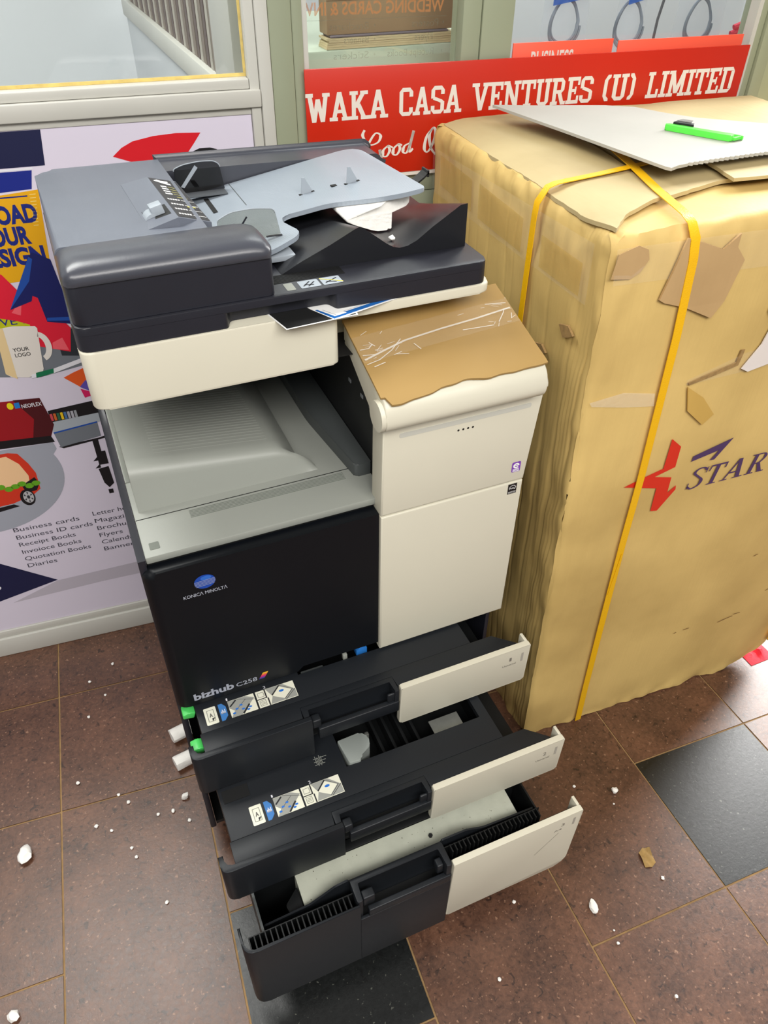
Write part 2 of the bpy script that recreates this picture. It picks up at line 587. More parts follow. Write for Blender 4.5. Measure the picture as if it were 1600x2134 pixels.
# the room behind the glass
bm = BM()
add_box(bm, -1.6, 3.2, 2.4, 2.5, 0.0, 2.75)
struct(obj('wall_inner_back', bm, M_INWALL))
bm = BM()
add_box(bm, -1.7, -1.6, 0.4, 2.5, 0.0, 2.75)
struct(obj('wall_inner_left', bm, M_INWALL))
bm = BM()
add_box(bm, 3.2, 3.3, 0.4, 2.5, 0.0, 2.75)
struct(obj('wall_inner_right', bm, M_INWALL))
# partition running away behind the left window: white rail, brown and grey slats above it
part = bpy.data.objects.new('inner_partition', None)
COL.objects.link(part)
part.location = (0.43, 1.5, 0)
part['kind'] = 'structure'
part.name = 'wall_inner_partition'
boxo('partition_rail', M_ALUW, part, 0.405, 0.455, 0.80, 2.35, 1.155, 1.205, 0.004)
boxo('partition_panel', M_INWALL, part, 0.415, 0.445, 0.80, 2.35, 0.0, 1.153)
sl = [mat('slat_a', (120, 108, 98), 0.6), mat('slat_b', (164, 158, 148), 0.6), mat('slat_c', (92, 78, 74), 0.6)]
y = 1.06
k = 0
while y < 2.3:
    boxo('slat', sl[k % 3], part, 0.42, 0.44, y, y + 0.024, 1.206, 2.2)
    y += 0.032
    k += 1
boxo('partition_post', M_ALUW, part, 0.41, 0.45, 0.86, 1.03, 1.206, 2.4, 0.004)
# ------------------------------------------------------------------ sign
sign = thing('shop_sign', 'red shop sign board with white slab capitals, mounted across the aluminium frame', 'sign', WL(0.94, 0.006, 1.095))
wbox('board', M_RED, sign, 0.480, 1.414, 0.0045, 0.0085, 1.0985, 1.2835, 0.0008)
wbox('bottom_edge_strip', M_LETTER, sign, 0.480, 1.414, 0.004, 0.0075, 1.0915, 1.0975)
SP = Plane(WL(0, 0.0086, 0), WE, Vector((0, 0, 1)))

def R(x0, y0, x1, y1):
    return [(x0, y0), (x1, y0), (x1, y1), (x0, y1)]
def D(xa, ya, xb, yb, t):
    return [(xa - t / 2, ya), (xa + t / 2, ya), (xb + t / 2, yb), (xb - t / 2, yb)]
T_ = 0.17
def slab(x, yb, wd=0.34, top=False):
    return R(x - wd / 2, yb, x + wd / 2, yb + 0.13) if not top else R(x - wd / 2, yb - 0.13, x + wd / 2, yb)
def octo(x0, x1, y0, y1, t, c=0.14):
    """chamfered ring sides: left, right, top, bottom and four corners"""
    return [R(x0, y0 + c, x0 + t, y1 - c), R(x1 - t, y0 + c, x1, y1 - c), R(x0 + c, y1 - t * .85, x1 - c, y1), R(x0 + c, y0, x1 - c, y0 + t * .85),
            [(x0, y1 - c), (x0 + t, y1 - c), (x0 + c + .04, y1 - t * .85), (x0 + c, y1)], [(x1 - t, y1 - c), (x1, y1 - c), (x1 - c, y1), (x1 - c - .04, y1 - t * .85)],
            [(x0, y0 + c), (x0 + c, y0), (x0 + c + .04, y0 + t * .85), (x0 + t, y0 + c)], [(x1 - t, y0 + c), (x1 - c - .04, y0 + t * .85), (x1 - c, y0), (x1, y0 + c)]]
GL = {
 'W': (0.95, [D(.14, 1, .30, 0, T_), D(.475, .8, .30, 0, T_), D(.475, .8, .65, 0, T_), D(.81, 1, .65, 0, T_), slab(.14, 1, .3, True), slab(.81, 1, .3, True)]),
 'A': (0.80, [D(.40, 1, .15, 0, T_), D(.40, 1, .65, 0, T_), R(.24, .27, .56, .39), slab(.15, 0, .34), slab(.65, 0, .34)]),
 'K': (0.80, [R(.10, 0, .27, 1), D(.24, .42, .62, 1, .19), D(.36, .56, .64, 0, .19), slab(.185, 0, .34), slab(.185, 1, .34, True), slab(.63, 0, .32), slab(.61, 1, .32, True)]),
 'C': (0.66, octo(.02, .64, 0, 1, T_)[:1] + octo(.02, .64, 0, 1, T_)[2:] + [R(.47, .68, .64, .86), R(.47, .14, .64, .30)]),
 'S': (0.66, octo(.02, .64, 0, 1, T_)[2:] + [R(.02, .56, .19, .86), R(.47, .14, .64, .44), [(.02, .60), (.19, .62), (.60, .44), (.56, .38), (.44, .40)], [(.10, .52), (.19, .62), (.54, .50), (.64, .42), (.47, .40)], R(.47, .70, .64, .86), R(.02, .14, .19, .30)]),
 'V': (0.78, [D(.14, 1, .39, 0, T_), D(.64, 1, .39, 0, T_), slab(.14, 1, .34, True), slab(.64, 1, .34, True)]),
 'E': (0.66, [R(.10, 0, .27, 1), R(.02, 0, .62, .14), R(.02, .86, .62, 1), R(.27, .44, .46, .56), R(.40, .36, .48, .64), R(.52, 0, .63, .30), R(.52, .70, .63, 1)]),
 'N': (0.82, [R(.12, 0, .26, 1), R(.56, 0, .70, 1), D(.16, 1, .64, 0, .2), slab(.16, 0, .32), slab(.14, 1, .28, True), slab(.65, 1, .32, True)]),
 'T': (0.72, [R(.275, 0, .445, 1), R(.02, .86, .70, 1), R(.02, .66, .13, 1), R(.59, .66, .70, 1), slab(.36, 0, .36)]),
 'U': (0.76, [R(.10, .14, .27, 1), R(.49, .14, .66, 1), R(.24, 0, .52, .15), [(.10, .14), (.24, 0), (.28, .15), (.27, .2)], [(.66, .14), (.49, .2), (.48, .15), (.52, 0)], slab(.185, 1, .33, True), slab(.575, 1, .33, True)]),
 'R': (0.76, [R(.10, 0, .27, 1), R(.05, .86, .50, 1), R(.27, .42, .50, .55), R(.47, .56, .64, .86), [(.50, 1), (.47, .86), (.64, .86)], [(.50, .42), (.64, .56), (.47, .56)], D(.42, .44, .62, 0, .19), slab(.185, 0, .34), slab(.185, 1, .34, True), slab(.63, 0, .24)]),
 '(': (0.36, [R(.04, .2, .19, .8), [(.04, .8), (.19, .8), (.30, .9), (.30, 1), (.16, 1)], [(.04, .2), (.16, 0), (.30, 0), (.30, .1), (.19, .2)]]),
 ')': (0.36, [R(.15, .2, .30, .8), [(.15, .8), (.30, .8), (.18, 1), (.04, 1), (.04, .9)], [(.15, .2), (.04, .1), (.04, 0), (.18, 0), (.30, .2)]]),
 'L': (0.66, [R(.10, 0, .27, 1), R(.02, 0, .62, .14), R(.50, 0, .62, .34), slab(.185, 1, .34, True)]),
 'I': (0.38, [R(.105, 0, .275, 1), slab(.19, 0, .36), slab(.19, 1, .36, True)]),
 'M': (0.98, [R(.12, 0, .27, 1), R(.71, 0, .86, 1), D(.20, 1, .49, .12, .19), D(.78, 1, .49, .12, .19), slab(.19, 0, .34), slab(.79, 0, .34), slab(.17, 1, .3, True), slab(.81, 1, .3, True)]),
 'D': (0.72, [R(.10, 0, .27, 1), R(.03, .86, .54, 1), R(.03, 0, .54, .14), R(.50, .16, .67, .84), [(.54, 1), (.50, .86), (.67, .84)], [(.54, 0), (.67, .16), (.50, .14)]]),
}
def add_slab_word(bm, pl, word, a0, a1, b0, h, lift=0.0005):
    tot = sum(GL[c][0] for c in word)
    x = 0
    for c in word:
        wd, polys = GL[c]
        for k, pg in enumerate(polys):
            add_poly(bm, pl, [(a0 + (x + px) / tot * (a1 - a0), b0 + py * h) for px, py in pg], lift + k * 0.00004)
        x += wd
for word, a0, a1 in (('WAKA', 0.480, 0.634), ('CASA', 0.656, 0.781), ('VENTURES', 0.803, 1.062), ('(U)', 1.084, 1.160), ('LIMITED', 1.185, 1.394)):
    bm = BM()
    add_slab_word(bm, SP, word, a0, a1, 1.1985, 0.047)
    obj('lettering', bm, M_LETTER, sign, smooth=False)

def pen(bm, pl, pts, w0, w1, lift=0.0005, ang=55):
    """broad-nib stroke through control points (Catmull-Rom)"""
    P = [Vector(p) for p in pts]
    Q = []
    for i in range(len(P) - 1):
        p0, p1, p2, p3 = P[max(i - 1, 0)], P[i], P[i + 1], P[min(i + 2, len(P) - 1)]
        for k in range(6):
            t = k / 6
            Q.append(0.5 * ((2 * p1) + (p2 - p0) * t + (2 * p0 - 5 * p1 + 4 * p2 - p3) * t * t + (3 * p1 - p0 - 3 * p2 + p3) * t ** 3))
    Q.append(P[-1])
    L = []
    for i, q in enumerate(Q):
        d = (Q[min(i + 1, len(Q) - 1)] - Q[max(i - 1, 0)]).normalized()
        n = Vector((-d.y, d.x))
        a = abs(d.x * math.sin(math.radians(ang)) + d.y * -math.cos(math.radians(ang)))
        wd = w0 + (w1 - w0) * (1 - abs(d.x)) ** 1.0
        L.append((bm.verts.new(pl(*(q + n * wd / 2), lift)), bm.verts.new(pl(*(q - n * wd / 2), lift))))
    for i in range(len(L) - 1):
        bm.faces.new((L[i][0], L[i][1], L[i + 1][1], L[i + 1][0]))
bm = BM()
sx, sz = 0.583, 1.106
def G_(pts):
    return [(sx + a * 0.052, sz + b * 0.072) for a, b in pts]
for pts in ([(.12, 1.02), (.05, .88), (.28, .66), (.62, .70), (.72, .86), (.52, .92), (.25, .66), (.1, .4), (.2, .12), (.5, .06), (.72, .28), (.70, .52)], [(.70, .52), (.74, .2), (.6, -.2), (.3, -.35)],
            [(1.02, .60), (.84, .50), (.82, .36), (.96, .34), (1.08, .48), (1.02, .60), (1.2, .54)], [(1.42, .62), (1.24, .52), (1.22, .38), (1.36, .36), (1.48, .50), (1.42, .62), (1.56, .58)],
            [(1.86, .62), (1.66, .56), (1.60, .42), (1.72, .38), (1.84, .52), (2.0, .92)], [(2.0, .92), (1.84, .48), (1.88, .40), (1.98, .48)],
            [(2.78, .96), (2.52, .76), (2.44, .46), (2.56, .36), (2.74, .52), (2.86, .80), (2.78, .96), (2.62, .78), (2.70, .46), (2.9, .28)],
            [(3.2, .62), (3.16, .42), (3.3, .4), (3.42, .62), (3.4, .42), (3.5, .42)]):
    pen(bm, SP, G_(pts), 0.0024, 0.0066)
obj('script_lettering', bm, M_LETTER, sign, smooth=False)
# the strip of a second sign standing behind it on the right pane
s2 = thing('small_sign', 'pale red sign strip peeking out above the big red sign board', 'sign', WL(1.15, -0.02, 1.2))
wbox('board', M_REDPALE, s2, 0.886, 1.100, -0.010, -0.007, 1.10, 1.3045, 0.0006)
wbox('board', M_REDPALE, s2, 1.112, 1.404, -0.010, -0.007, 1.10, 1.3005, 0.0006)
bm = BM()
add_text(bm, Plane(WL(0, -0.0068, 0), WE, Vector((0, 0, 1))), 'BUSINESS', 0.925, 1.015, 1.262, 0.027, off=0.02)
obj('lettering', bm, M_LETTER, s2, smooth=False)

# mirrored lettering stuck on the inner side of the left pane
ml = thing('window_lettering', 'faint orange and grey lettering seen mirrored on the inside of the glass', 'lettering', WL(0.63, -0.040, 1.29))
GP = Plane(WL(0, -0.0375, 0), WE, Vector((0, 0, 1)))
M_OR = tape_mat('orange_vinyl', 0.62, (206, 130, 70), 0.5)
M_GY = tape_mat('grey_vinyl', 0.32, (112, 112, 96), 0.5)
bm = BM()
add_text(bm, GP, 'WEDDING CARDS & INV', 0.498, 0.755, 1.3560, 0.0185, lift=0, off=0.02, mirror=True)
obj('orange_line', bm, M_OR, ml, smooth=False)
bm = BM()
for t_, a0, a1, b0 in (('Brochures', 0.540, 0.612, 1.333), ('\u2022', 0.622, 0.625, 1.333), ('Posters', 0.694, 0.745, 1.3335), ('\u2022', 0.753, 0.756, 1.3335), ('Banners', 0.566, 0.612, 1.312), ('\u2022', 0.622, 0.625, 1.312), ('Flyers', 0.700, 0.735, 1.3125), ('Stickers', 0.546, 0.612, 1.288), ('\u2022', 0.622, 0.625, 1.288), ('Receipt Books', 0.648, 0.738, 1.2885), ('\u2022', 0.753, 0.756, 1.2885)):
    add_text(bm, GP, t_, a0, a1, b0, 0.011, lift=0, mirror=True)
add_line(bm, GP, (0.50, 1.3485), (0.76, 1.3485), 0.0008, 0)
obj('grey_lines', bm, M_GY, ml, smooth=False)

# goods behind the glass -------------------------------------------------
M_BROWNB = mat('brown_carton', (158, 132, 100), 0.7, var=0.06, scale=10)
M_CREAMP = mat('paper_stack', (206, 190, 150), 0.7, var=0.12, scale=60, stretch=(1, 1, 14))
shelf = boxo('display_cabinet', mat('shelf_green', (176, 188, 168), 0.5, var=0.03, scale=3), None, 0.50, 0.95, 0.80, 1.30, 0.0, 1.2795, 0.004)
tag(shelf, 'pale green display cabinet standing behind the left glass pane', 'cabinet')
stack = thing('paper_stack', 'stack of cream paper under the brown carton on the green cabinet', 'paper stack', (0.73, 0.84, 1.28))
for i in range(5):
    boxo('sheet_bundle', M_CREAMP, stack, 0.586 + random.uniform(-.003, .003), 0.866 + random.uniform(-.004, .004), 0.803 + random.uniform(-.001, .001), 0.850, 1.2800 + i * 0.0038, 1.2800 + i * 0.0038 + 0.0035)
fold = boxo('folded_paper', mat('grey_purple_paper', (122, 112, 118), 0.6), None, 0.592, 0.846, 0.803, 0.848, 1.2992, 1.3032, 0.0015)
tag(fold, 'grey folded paper between the brown carton and the cream stack', 'paper')
ct = thing('carton', 'small brown carton standing on a stack of paper behind the glass', 'box', (0.73, 0.84, 1.3035))
boxo('body', M_BROWNB, ct, 0.586, 0.858, 0.806, 0.850, 1.3034, 1.46, 0.002)
boxo('lid_flap', M_BROWNB, ct, 0.586, 0.858, 0.8035, 0.8057, 1.36, 1.46)

M_BAG = tape_mat('clear_bag', 0.16, (214, 224, 238), 0.15)
M_BAGB = tape_mat('blue_bag_header', 0.75, (60, 110, 205), 0.3)
M_CABLE = mat('grey_cable', (118, 128, 142), 0.5)
def bag(cx, cy, z0, z1, wd, label, blue, dark_line):
    b_ = thing('cable_bag', label, 'bag', (cx, cy, z0), 'cable bags hanging behind the right pane')
    bm = BM()
    def f(u, v):
        a = (u - 0.5) * 2
        bulge = (1 - a * a) * (0.35 + 0.65 * math.sin(math.pi * min(1, max(0, 1 - v)) ** 0.7))
        return Vector((cx + a * wd / 2 * (0.85 + 0.15 * (1 - v)), cy - 0.03 * bulge + 0.004 * noise.noise(Vector((u * 7, v * 9, cx * 9))), z0 + (z1 - z0) * v))
    add_grid(bm, 12, 16, f)
    for v in list(bm.verts):
        pass
    add_grid(bm, 12, 16, lambda u, v: Vector((f(u, v).x, 2 * cy - f(u, v).y + 0.001, f(u, v).z)))
    obj('clear_bag', bm, M_BAG, b_)
    if blue:
        bm = BM()
        zc = z0 + (z1 - z0) * 0.42
        add_prism(bm, [(cx - wd * .46, zc), (cx + wd * .30, zc + 0.012), (cx + wd * .46, zc + 0.05), (cx - wd * .46, zc + 0.05)], cy - 0.034, cy - 0.032, 'y')
        obj('blue_header', bm, M_BAGB, b_)
    bm = BM()
    n = 40
    zc = z0 + 0.058
    pts = []
    for t in range(3 * n):
        a = 2 * math.pi * t / n
        rr = 0.040 + 0.004 * math.sin(t * 0.13) + 0.0022 * (t // n)
        pts.append((cx + rr * math.cos(a) * 0.85, cy + 0.006 * math.sin(t * .31), zc + rr * math.sin(a) * 1.05))
    add_tube(bm, pts, 0.0028, 6)
    obj('cable_coil', bm, M_CABLE, b_)
    bm = BM()
    add_tube(bm, [(cx, cy, z1), (cx + 0.002, cy, z1 + 0.25)], 0.001, 5)
    obj('hook_string', bm, M_ALUW, b_)
bag(1.165, 0.86, 1.235, 1.46, 0.125, 'clear bag with a coiled cable and a wide blue header', True, False)
bag(1.342, 0.86, 1.225, 1.46, 0.080, 'narrow clear bag with a coiled cable and blue strip, between two wider bags', True, True)
bag(1.545, 0.86, 1.222, 1.46, 0.150, 'wide clear bag with a coiled cable and no blue header', False, False)
bm = BM()
add_tube(bm, [(1.475, 0.90, 1.60), (1.470, 0.90, 1.36), (1.455, 0.90, 1.28), (1.452, 0.90, 1.20)], 0.0035, 6)
cb = obj('hanging_cable', bm, mat('dark_cable', (92, 92, 98), 0.5))
tag(cb, 'single dark cable hanging between the cable bags behind the glass', 'cable')
# rack that holds them
rk = thing('wall_rack', 'white peg bar on posts from which the cable bags hang', 'rack', (1.35, 0.90, 0.0))
boxo('bar', M_ALUW, rk, 1.02, 1.82, 0.855, 0.875, 1.70, 1.72)
boxo('post', M_ALUW, rk, 1.0, 1.02, 0.855, 0.875, 0.0, 1.74)
boxo('post', M_ALUW, rk, 1.82, 1.84, 0.855, 0.875, 0.0, 1.74)
rb = thing('red_bundle', 'crimson bundle of rolled cloth on a stand behind the right pane', 'cloth', (1.70, 0.84, 0.0))
bm = BM()
for i in range(5):
    add_tube(bm, [(1.615 + 0.006 * i, 0.84, 1.212 + 0.013 * i), (1.68, 0.83, 1.220 + 0.014 * i), (1.80, 0.84, 1.215 + 0.013 * i)], [0.006, 0.010, 0.009], 8)
obj('cloth_roll', bm, mat('crimson_cloth', (196, 36, 66), 0.7, bump=0.3, bscale=200), rb)
boxo('stand', M_INWALL, rb, 1.62, 1.81, 0.80, 0.88, 0.0, 1.204)
# ------------------------------------------------------------------ poster on the left partition
poster = thing('poster', 'large printed poster of printing services on the white partition', 'poster', WL(-0.5, 0, 0.083))
KS = 1.0123
wbox('sheet', mat('poster_paper', (216, 209, 225), 0.32), poster, -1.48, 0.3835, -0.0118, -0.0105, 0.0835, 1.2150)
PO = Plane(WL(0.0, -0.0104, -0.0192), WE * KS, Vector((0, 0, 1)) * KS)
def pprint(name, m, polys=(), texts=(), lift=0.0004, lines=()):
    bm = BM()
    for pg in polys:
        add_poly(bm, PO, pg, lift)
    for t in texts:
        add_text(bm, PO, t[0], t[1], t[2], t[3], t[4], lift=lift, off=t[5] if len(t) > 5 else 0.0)
    for p, q, wd in lines:
        add_line(bm, PO, p, q, wd, lift)
    return obj(name, bm, m, poster, smooth=False, recalc=False)
NAVY = ink('navy', (14, 20, 62))
pprint('navy_band', NAVY, [[(-1.45, 1.16), (0.021, 1.163), (0.028, 1.2185), (-1.45, 1.2185)]])
pprint('red_leaf', ink('red', (208, 12, 30)), [[(0.133, 1.168), (0.150, 1.181), (0.170, 1.190), (0.206, 1.196), (0.245, 1.198), (0.287, 1.196), (0.272, 1.178), (0.256, 1.160), (0.243, 1.140), (0.20, 1.150), (0.16, 1.158)]])
pprint('black_mark', ink('black', (14, 14, 20)), [[(0.268, 1.13), (0.269, 1.166), (0.281, 1.1705), (0.300, 1.1705), (0.312, 1.167), (0.318, 1.13)]])
pprint('blue_band', ink('deep_blue', (10, 32, 128)), [[(-1.0, 1.090), (-0.01, 1.127), (-0.002, 1.157), (-1.0, 1.157)]])
pprint('white_rule', ink('white', (226, 226, 232)), lines=[((-1.0, 1.1598), (0.0, 1.1598), 0.003)])
pprint('yellow_panel', ink('yellow', (226, 166, 8)), [[(-1.0, 0.95), (-0.017, 0.97), (0.0, 1.1255), (-0.06, 1.121), (-1.0, 1.10)]])
pprint('yellow_green_panel', ink('lime', (186, 190, 20)), [[(-1.0, 0.86), (-0.05, 0.866), (-0.05, 0.93), (-1.0, 0.95)]], lift=0.0003)
DB = ink('blue_lettering', (16, 34, 120))
pprint('lettering', DB, texts=[('UPLOAD', -0.132, -0.0125, 1.0735, 0.0285, 0.045), ('YOUR', -0.119, -0.034, 1.037, 0.0285, 0.045), ('DESIGN', -0.136, -0.018, 1.0, 0.029, 0.045), ('WE DO', -0.142, -0.050, 0.8885, 0.014, 0.0)], lift=0.0008, lines=[((-0.5, 1.117), (-0.020, 1.1165), 0.0022)])
pprint('tick_marks', ink('pale_yellow', (240, 214, 120)), lines=[((-0.016 - 0.0008 * i, 1.1185 - i * 0.0058), (-0.006 - 0.001 * i, 1.1185 - i * 0.0058), 0.0012) for i in range(10)], lift=0.0008)
pprint('grey_ground', ink('mid_grey', (112, 118, 126)), [[(-0.6, 0.784), (-0.162, 0.784), (-0.09, 0.772), (0.03, 0.790), (0.03, 0.868), (-0.6, 0.868)]], lift=0.0002)
pprint('dark_ground', ink('charcoal', (40, 46, 52)), [[(-0.04, 0.812), (0.03, 0.80), (0.03, 0.862), (-0.04, 0.868)]], lift=0.0003)
pprint('red_cloth', ink('crimson', (218, 24, 52)), [[(-0.18, 0.93), (-0.112, 0.993), (-0.100, 0.985), (-0.086, 0.960), (-0.072, 0.935), (-0.055, 0.942), (-0.028, 0.90), (-0.010, 0.868), (-0.022, 0.818), (-0.075, 0.838), (-0.080, 0.885), (-0.10, 0.895), (-0.13, 0.905)]], lift=0.0009)
for pg in ([(-0.050, 0.842), (-0.030, 0.850), (-0.024, 0.822), (-0.052, 0.829)], [(-0.104, 0.912), (-0.078, 0.940), (-0.090, 0.905)]):
    pprint('red_fold', ink('rose', (236, 92, 104)), [pg], lift=0.0011)
pprint('blue_shirt', ink('shirt_blue', (12, 24, 92)), [[(-0.047, 1.013), (-0.040, 1.020), (-0.012, 1.004), (0.0, 0.882), (-0.008, 0.876), (-0.048, 0.886), (-0.052, 0.935), (-0.060, 0.940), (-0.064, 0.930), (-0.105, 0.918)]], lift=0.0013)
pprint('blue_highlight', ink('mid_blue', (24, 74, 160)), [[(-0.047, 1.013), (-0.042, 1.008), (-0.058, 0.968), (-0.105, 0.918)], [(-0.048, 0.888), (-0.046, 0.894), (0.0, 0.890), (0.0, 0.882)]], lift=0.0015)
pprint('mug', ink('mug_white', (226, 220, 212)), [[(-0.142, 0.884), (-0.110, 0.886), (-0.072, 0.881), (-0.069, 0.876), (-0.080, 0.790), (-0.084, 0.782), (-0.112, 0.776), (-0.142, 0.782), (-0.150, 0.79)]], lift=0.0016)
pprint('mug_shade', ink('mug_cream', (226, 200, 150)), [[(-0.142, 0.884), (-0.128, 0.885), (-0.132, 0.776), (-0.150, 0.79)]], lift=0.0018)
hb = []
a_ = circ(-0.074, 0.838, 0.021, 0.031, -80, 80, 16)
b_ = circ(-0.076, 0.838, 0.012, 0.021, -80, 80, 16)
pprint('mug_handle', ink('mug_white', (226, 220, 212)), [a_ + b_[::-1]], lift=0.0016)
pprint('mug_lettering', ink('black', (14, 14, 20)), texts=[('YOUR', -0.1235, -0.0945, 0.8340, 0.0075, 0.01), ('LOGO', -0.1225, -0.0945, 0.8225, 0.0075, 0.01)], lift=0.002)
pprint('marker_pen', ink('white', (226, 226, 232)), [[(-0.107, 0.773), (-0.066, 0.777), (0.01, 0.797), (0.01, 0.806), (-0.068, 0.786), (-0.105, 0.781)]], lift=0.0021)
pprint('marker_cap', ink('bottle_green', (10, 112, 74)), [[(-0.098, 0.773), (-0.064, 0.778), (-0.062, 0.788), (-0.096, 0.784)]], lift=0.0023)
pprint('colour_card_orange', ink('orange', (222, 88, 30)), [[(-0.049, 0.764), (-0.020, 0.735), (0.0, 0.742), (0.0, 0.782), (-0.030, 0.772)]], lift=0.0012)
pprint('colour_card_violet', ink('violet', (92, 76, 168)), [[(-0.024, 0.738), (-0.010, 0.752), (0.0, 0.742), (-0.002, 0.722)]], lift=0.0014)
pprint('colour_card_magenta', ink('magenta', (204, 24, 92)), [[(-0.024, 0.734), (-0.002, 0.722), (0.0, 0.716), (-0.020, 0.712)]], lift=0.0014)
pprint('red_card', ink('dark_red', (150, 14, 26)), [[(-0.5, 0.745), (-0.105, 0.727), (-0.094, 0.660), (-0.107, 0.632), (-0.5, 0.655)]], lift=0.0007)
pprint('red_card_shade', ink('maroon', (72, 8, 18)), [[(-0.155, 0.7305), (-0.105, 0.727), (-0.094, 0.660), (-0.107, 0.632), (-0.142, 0.634), (-0.128, 0.68)]], lift=0.0009)
pprint('card_base', ink('black', (14, 14, 20)), [[(-0.5, 0.66), (-0.107, 0.6345), (-0.103, 0.618), (-0.5, 0.631)]], lift=0.001)
pprint('brand_mark_yellow', ink('lemon', (232, 214, 20)), [circ(-0.163, 0.718, 0.006, 0.008)], lift=0.0011)
pprint('brand_mark_blue', ink('sky_blue', (30, 120, 196)), [R(-0.155, 0.711, -0.145, 0.724)], lift=0.0013)
pprint('brand_lettering', ink('white', (226, 226, 232)), texts=[('NEOFLEX', -0.1425, -0.1045, 0.7095, 0.0085, 0.01)], lift=0.0013)
pprint('circle', ink('silver', (158, 162, 174)), [[(-0.4, 0.62), (-0.107, 0.6175), (-0.104, 0.60)] + circ(-0.285, 0.545, 0.180, 0.138, 18, -120, 30)], lift=0.0004)
pprint('van_body', ink('van_red', (204, 52, 30)), [[(-0.34, 0.61), (-0.20, 0.609), (-0.182, 0.604), (-0.168, 0.575), (-0.160, 0.548), (-0.162, 0.505), (-0.180, 0.492), (-0.225, 0.478), (-0.34, 0.47)]], lift=0.0006)
pprint('van_side', ink('peach', (238, 196, 150)), [[(-0.34, 0.600), (-0.205, 0.601), (-0.186, 0.578), (-0.176, 0.545), (-0.178, 0.528), (-0.34, 0.515)]], lift=0.0008)
pprint('van_bumper', ink('black', (14, 14, 20)), [[(-0.196, 0.522), (-0.166, 0.538), (-0.160, 0.520), (-0.170, 0.503), (-0.192, 0.50)], [(-0.34, 0.465), (-0.225, 0.476), (-0.215, 0.468), (-0.34, 0.45)]], lift=0.0009)
pprint('van_leaves', ink('leaf_green', (96, 160, 30)), [circ(-0.265 + 0.014 * i, 0.518 + 0.004 * ((i * 7) % 3), 0.009, 0.007, n=10) for i in range(8)], lift=0.001)
pprint('van_tyre', ink('black', (14, 14, 20)), [circ(-0.193, 0.488, 0.015, 0.022)], lift=0.0012)
pprint('van_rim', ink('rim', (176, 176, 180)), [circ(-0.191, 0.489, 0.0105, 0.016)], lift=0.0014)
pprint('van_hub', ink('charcoal', (40, 46, 52)), [circ(-0.191, 0.489, 0.003, 0.005)] + [[(-0.191 + 0.004 * math.cos(q), 0.489 + 0.006 * math.sin(q)), (-0.191 + 0.009 * math.cos(q - .2), 0.489 + 0.014 * math.sin(q - .2)), (-0.191 + 0.009 * math.cos(q + .2), 0.489 + 0.014 * math.sin(q + .2))] for q in [0.5 + i * 2 * math.pi / 6 for i in range(6)]], lift=0.0016)
pprint('plotter_black', ink('black', (14, 14, 20)), [[(-0.098, 0.694), (0.004, 0.703), (0.03, 0.68), (0.004, 0.66), (-0.098, 0.664)], [(-0.099, 0.604), (-0.02, 0.610), (0.005, 0.614), (0.005, 0.608), (-0.09, 0.598)]], lift=0.0005)
pprint('plotter_top', ink('light_grey', (164, 172, 180)), [[(-0.098, 0.666), (0.0, 0.672), (0.0, 0.650), (-0.100, 0.640)]], lift=0.0007)
pprint('plotter_front', ink('mid_grey', (112, 118, 126)), [[(-0.100, 0.640), (-0.010, 0.650), (-0.010, 0.614), (-0.095, 0.602)]], lift=0.0007)
pprint('plotter_stripe', ink('mid_blue', (24, 74, 160)), lines=[((-0.100, 0.6395), (-0.010, 0.650), 0.0035)], lift=0.0009)
for i, c_ in enumerate(((198, 70, 80), (196, 96, 40), (40, 96, 70), (226, 190, 30), (70, 110, 160), (160, 160, 170), (170, 170, 180), (150, 154, 160))):
    pprint('ink_cartridge', ink('cartridge_%d' % i, c_), [R(-0.0965 + i * 0.0068, 0.669, -0.0915 + i * 0.0068, 0.686)], lift=0.0009)
pprint('plotter_leg', ink('black', (14, 14, 20)), [[(-0.030, 0.61), (-0.018, 0.61), (-0.018, 0.575), (-0.010, 0.575), (-0.010, 0.54), (-0.030, 0.54)], [(-0.034, 0.53), (-0.012, 0.533), (-0.010, 0.485), (-0.022, 0.475), (-0.030, 0.49)], [(-0.026, 0.47), (-0.016, 0.47), (-0.016, 0.458), (-0.026, 0.458)], [(-0.040, 0.552), (-0.030, 0.562), (-0.030, 0.552)], [(-0.040, 0.532), (-0.028, 0.543), (-0.028, 0.532)]], lift=0.0006)
pprint('service_list', ink('list_grey', (62, 62, 74)), texts=[(t_, a0, a1, z_, 0.0118, 0.0) for t_, a0, a1, z_ in (('Business cards', -0.247, -0.1055, 0.3980, ), ('Business ID cards', -0.247, -0.081, 0.3755), ('Receipt Books', -0.247, -0.124, 0.3535), ('Invoioce Books', -0.247, -0.117, 0.3310), ('Quotation Books', -0.247, -0.100, 0.3090), ('Diaries', -0.247, -0.182, 0.2870),
    ('Letter heads', -0.0745, 0.026, 0.4030), ('Magazines', -0.0745, 0.026, 0.3805), ('Brochures', -0.0740, 0.020, 0.3580), ('Flyers', -0.0740, -0.0215, 0.3360), ('Calendars', -0.0735, 0.016, 0.3140), ('Banners', -0.0730, 0.006, 0.2920))], lift=0.0005)
pprint('navy_arrow', NAVY, [[(-0.55, 0.36), (-0.301, 0.315), (-0.196, 0.230), (-0.329, 0.200), (-0.55, 0.15)]], lift=0.0004)
pprint('arrow_lettering', ink('white', (226, 226, 232)), texts=[('SERVICES', -0.520, -0.320, 0.236, 0.026, 0.02)], lift=0.0007)
pprint('grey_sweep', ink('pale_grey', (186, 180, 192)), [[(-0.196, 0.228), (0.38, 0.250), (0.38, 0.20), (-0.10, 0.195), (-0.31, 0.185)]], lift=0.0002)
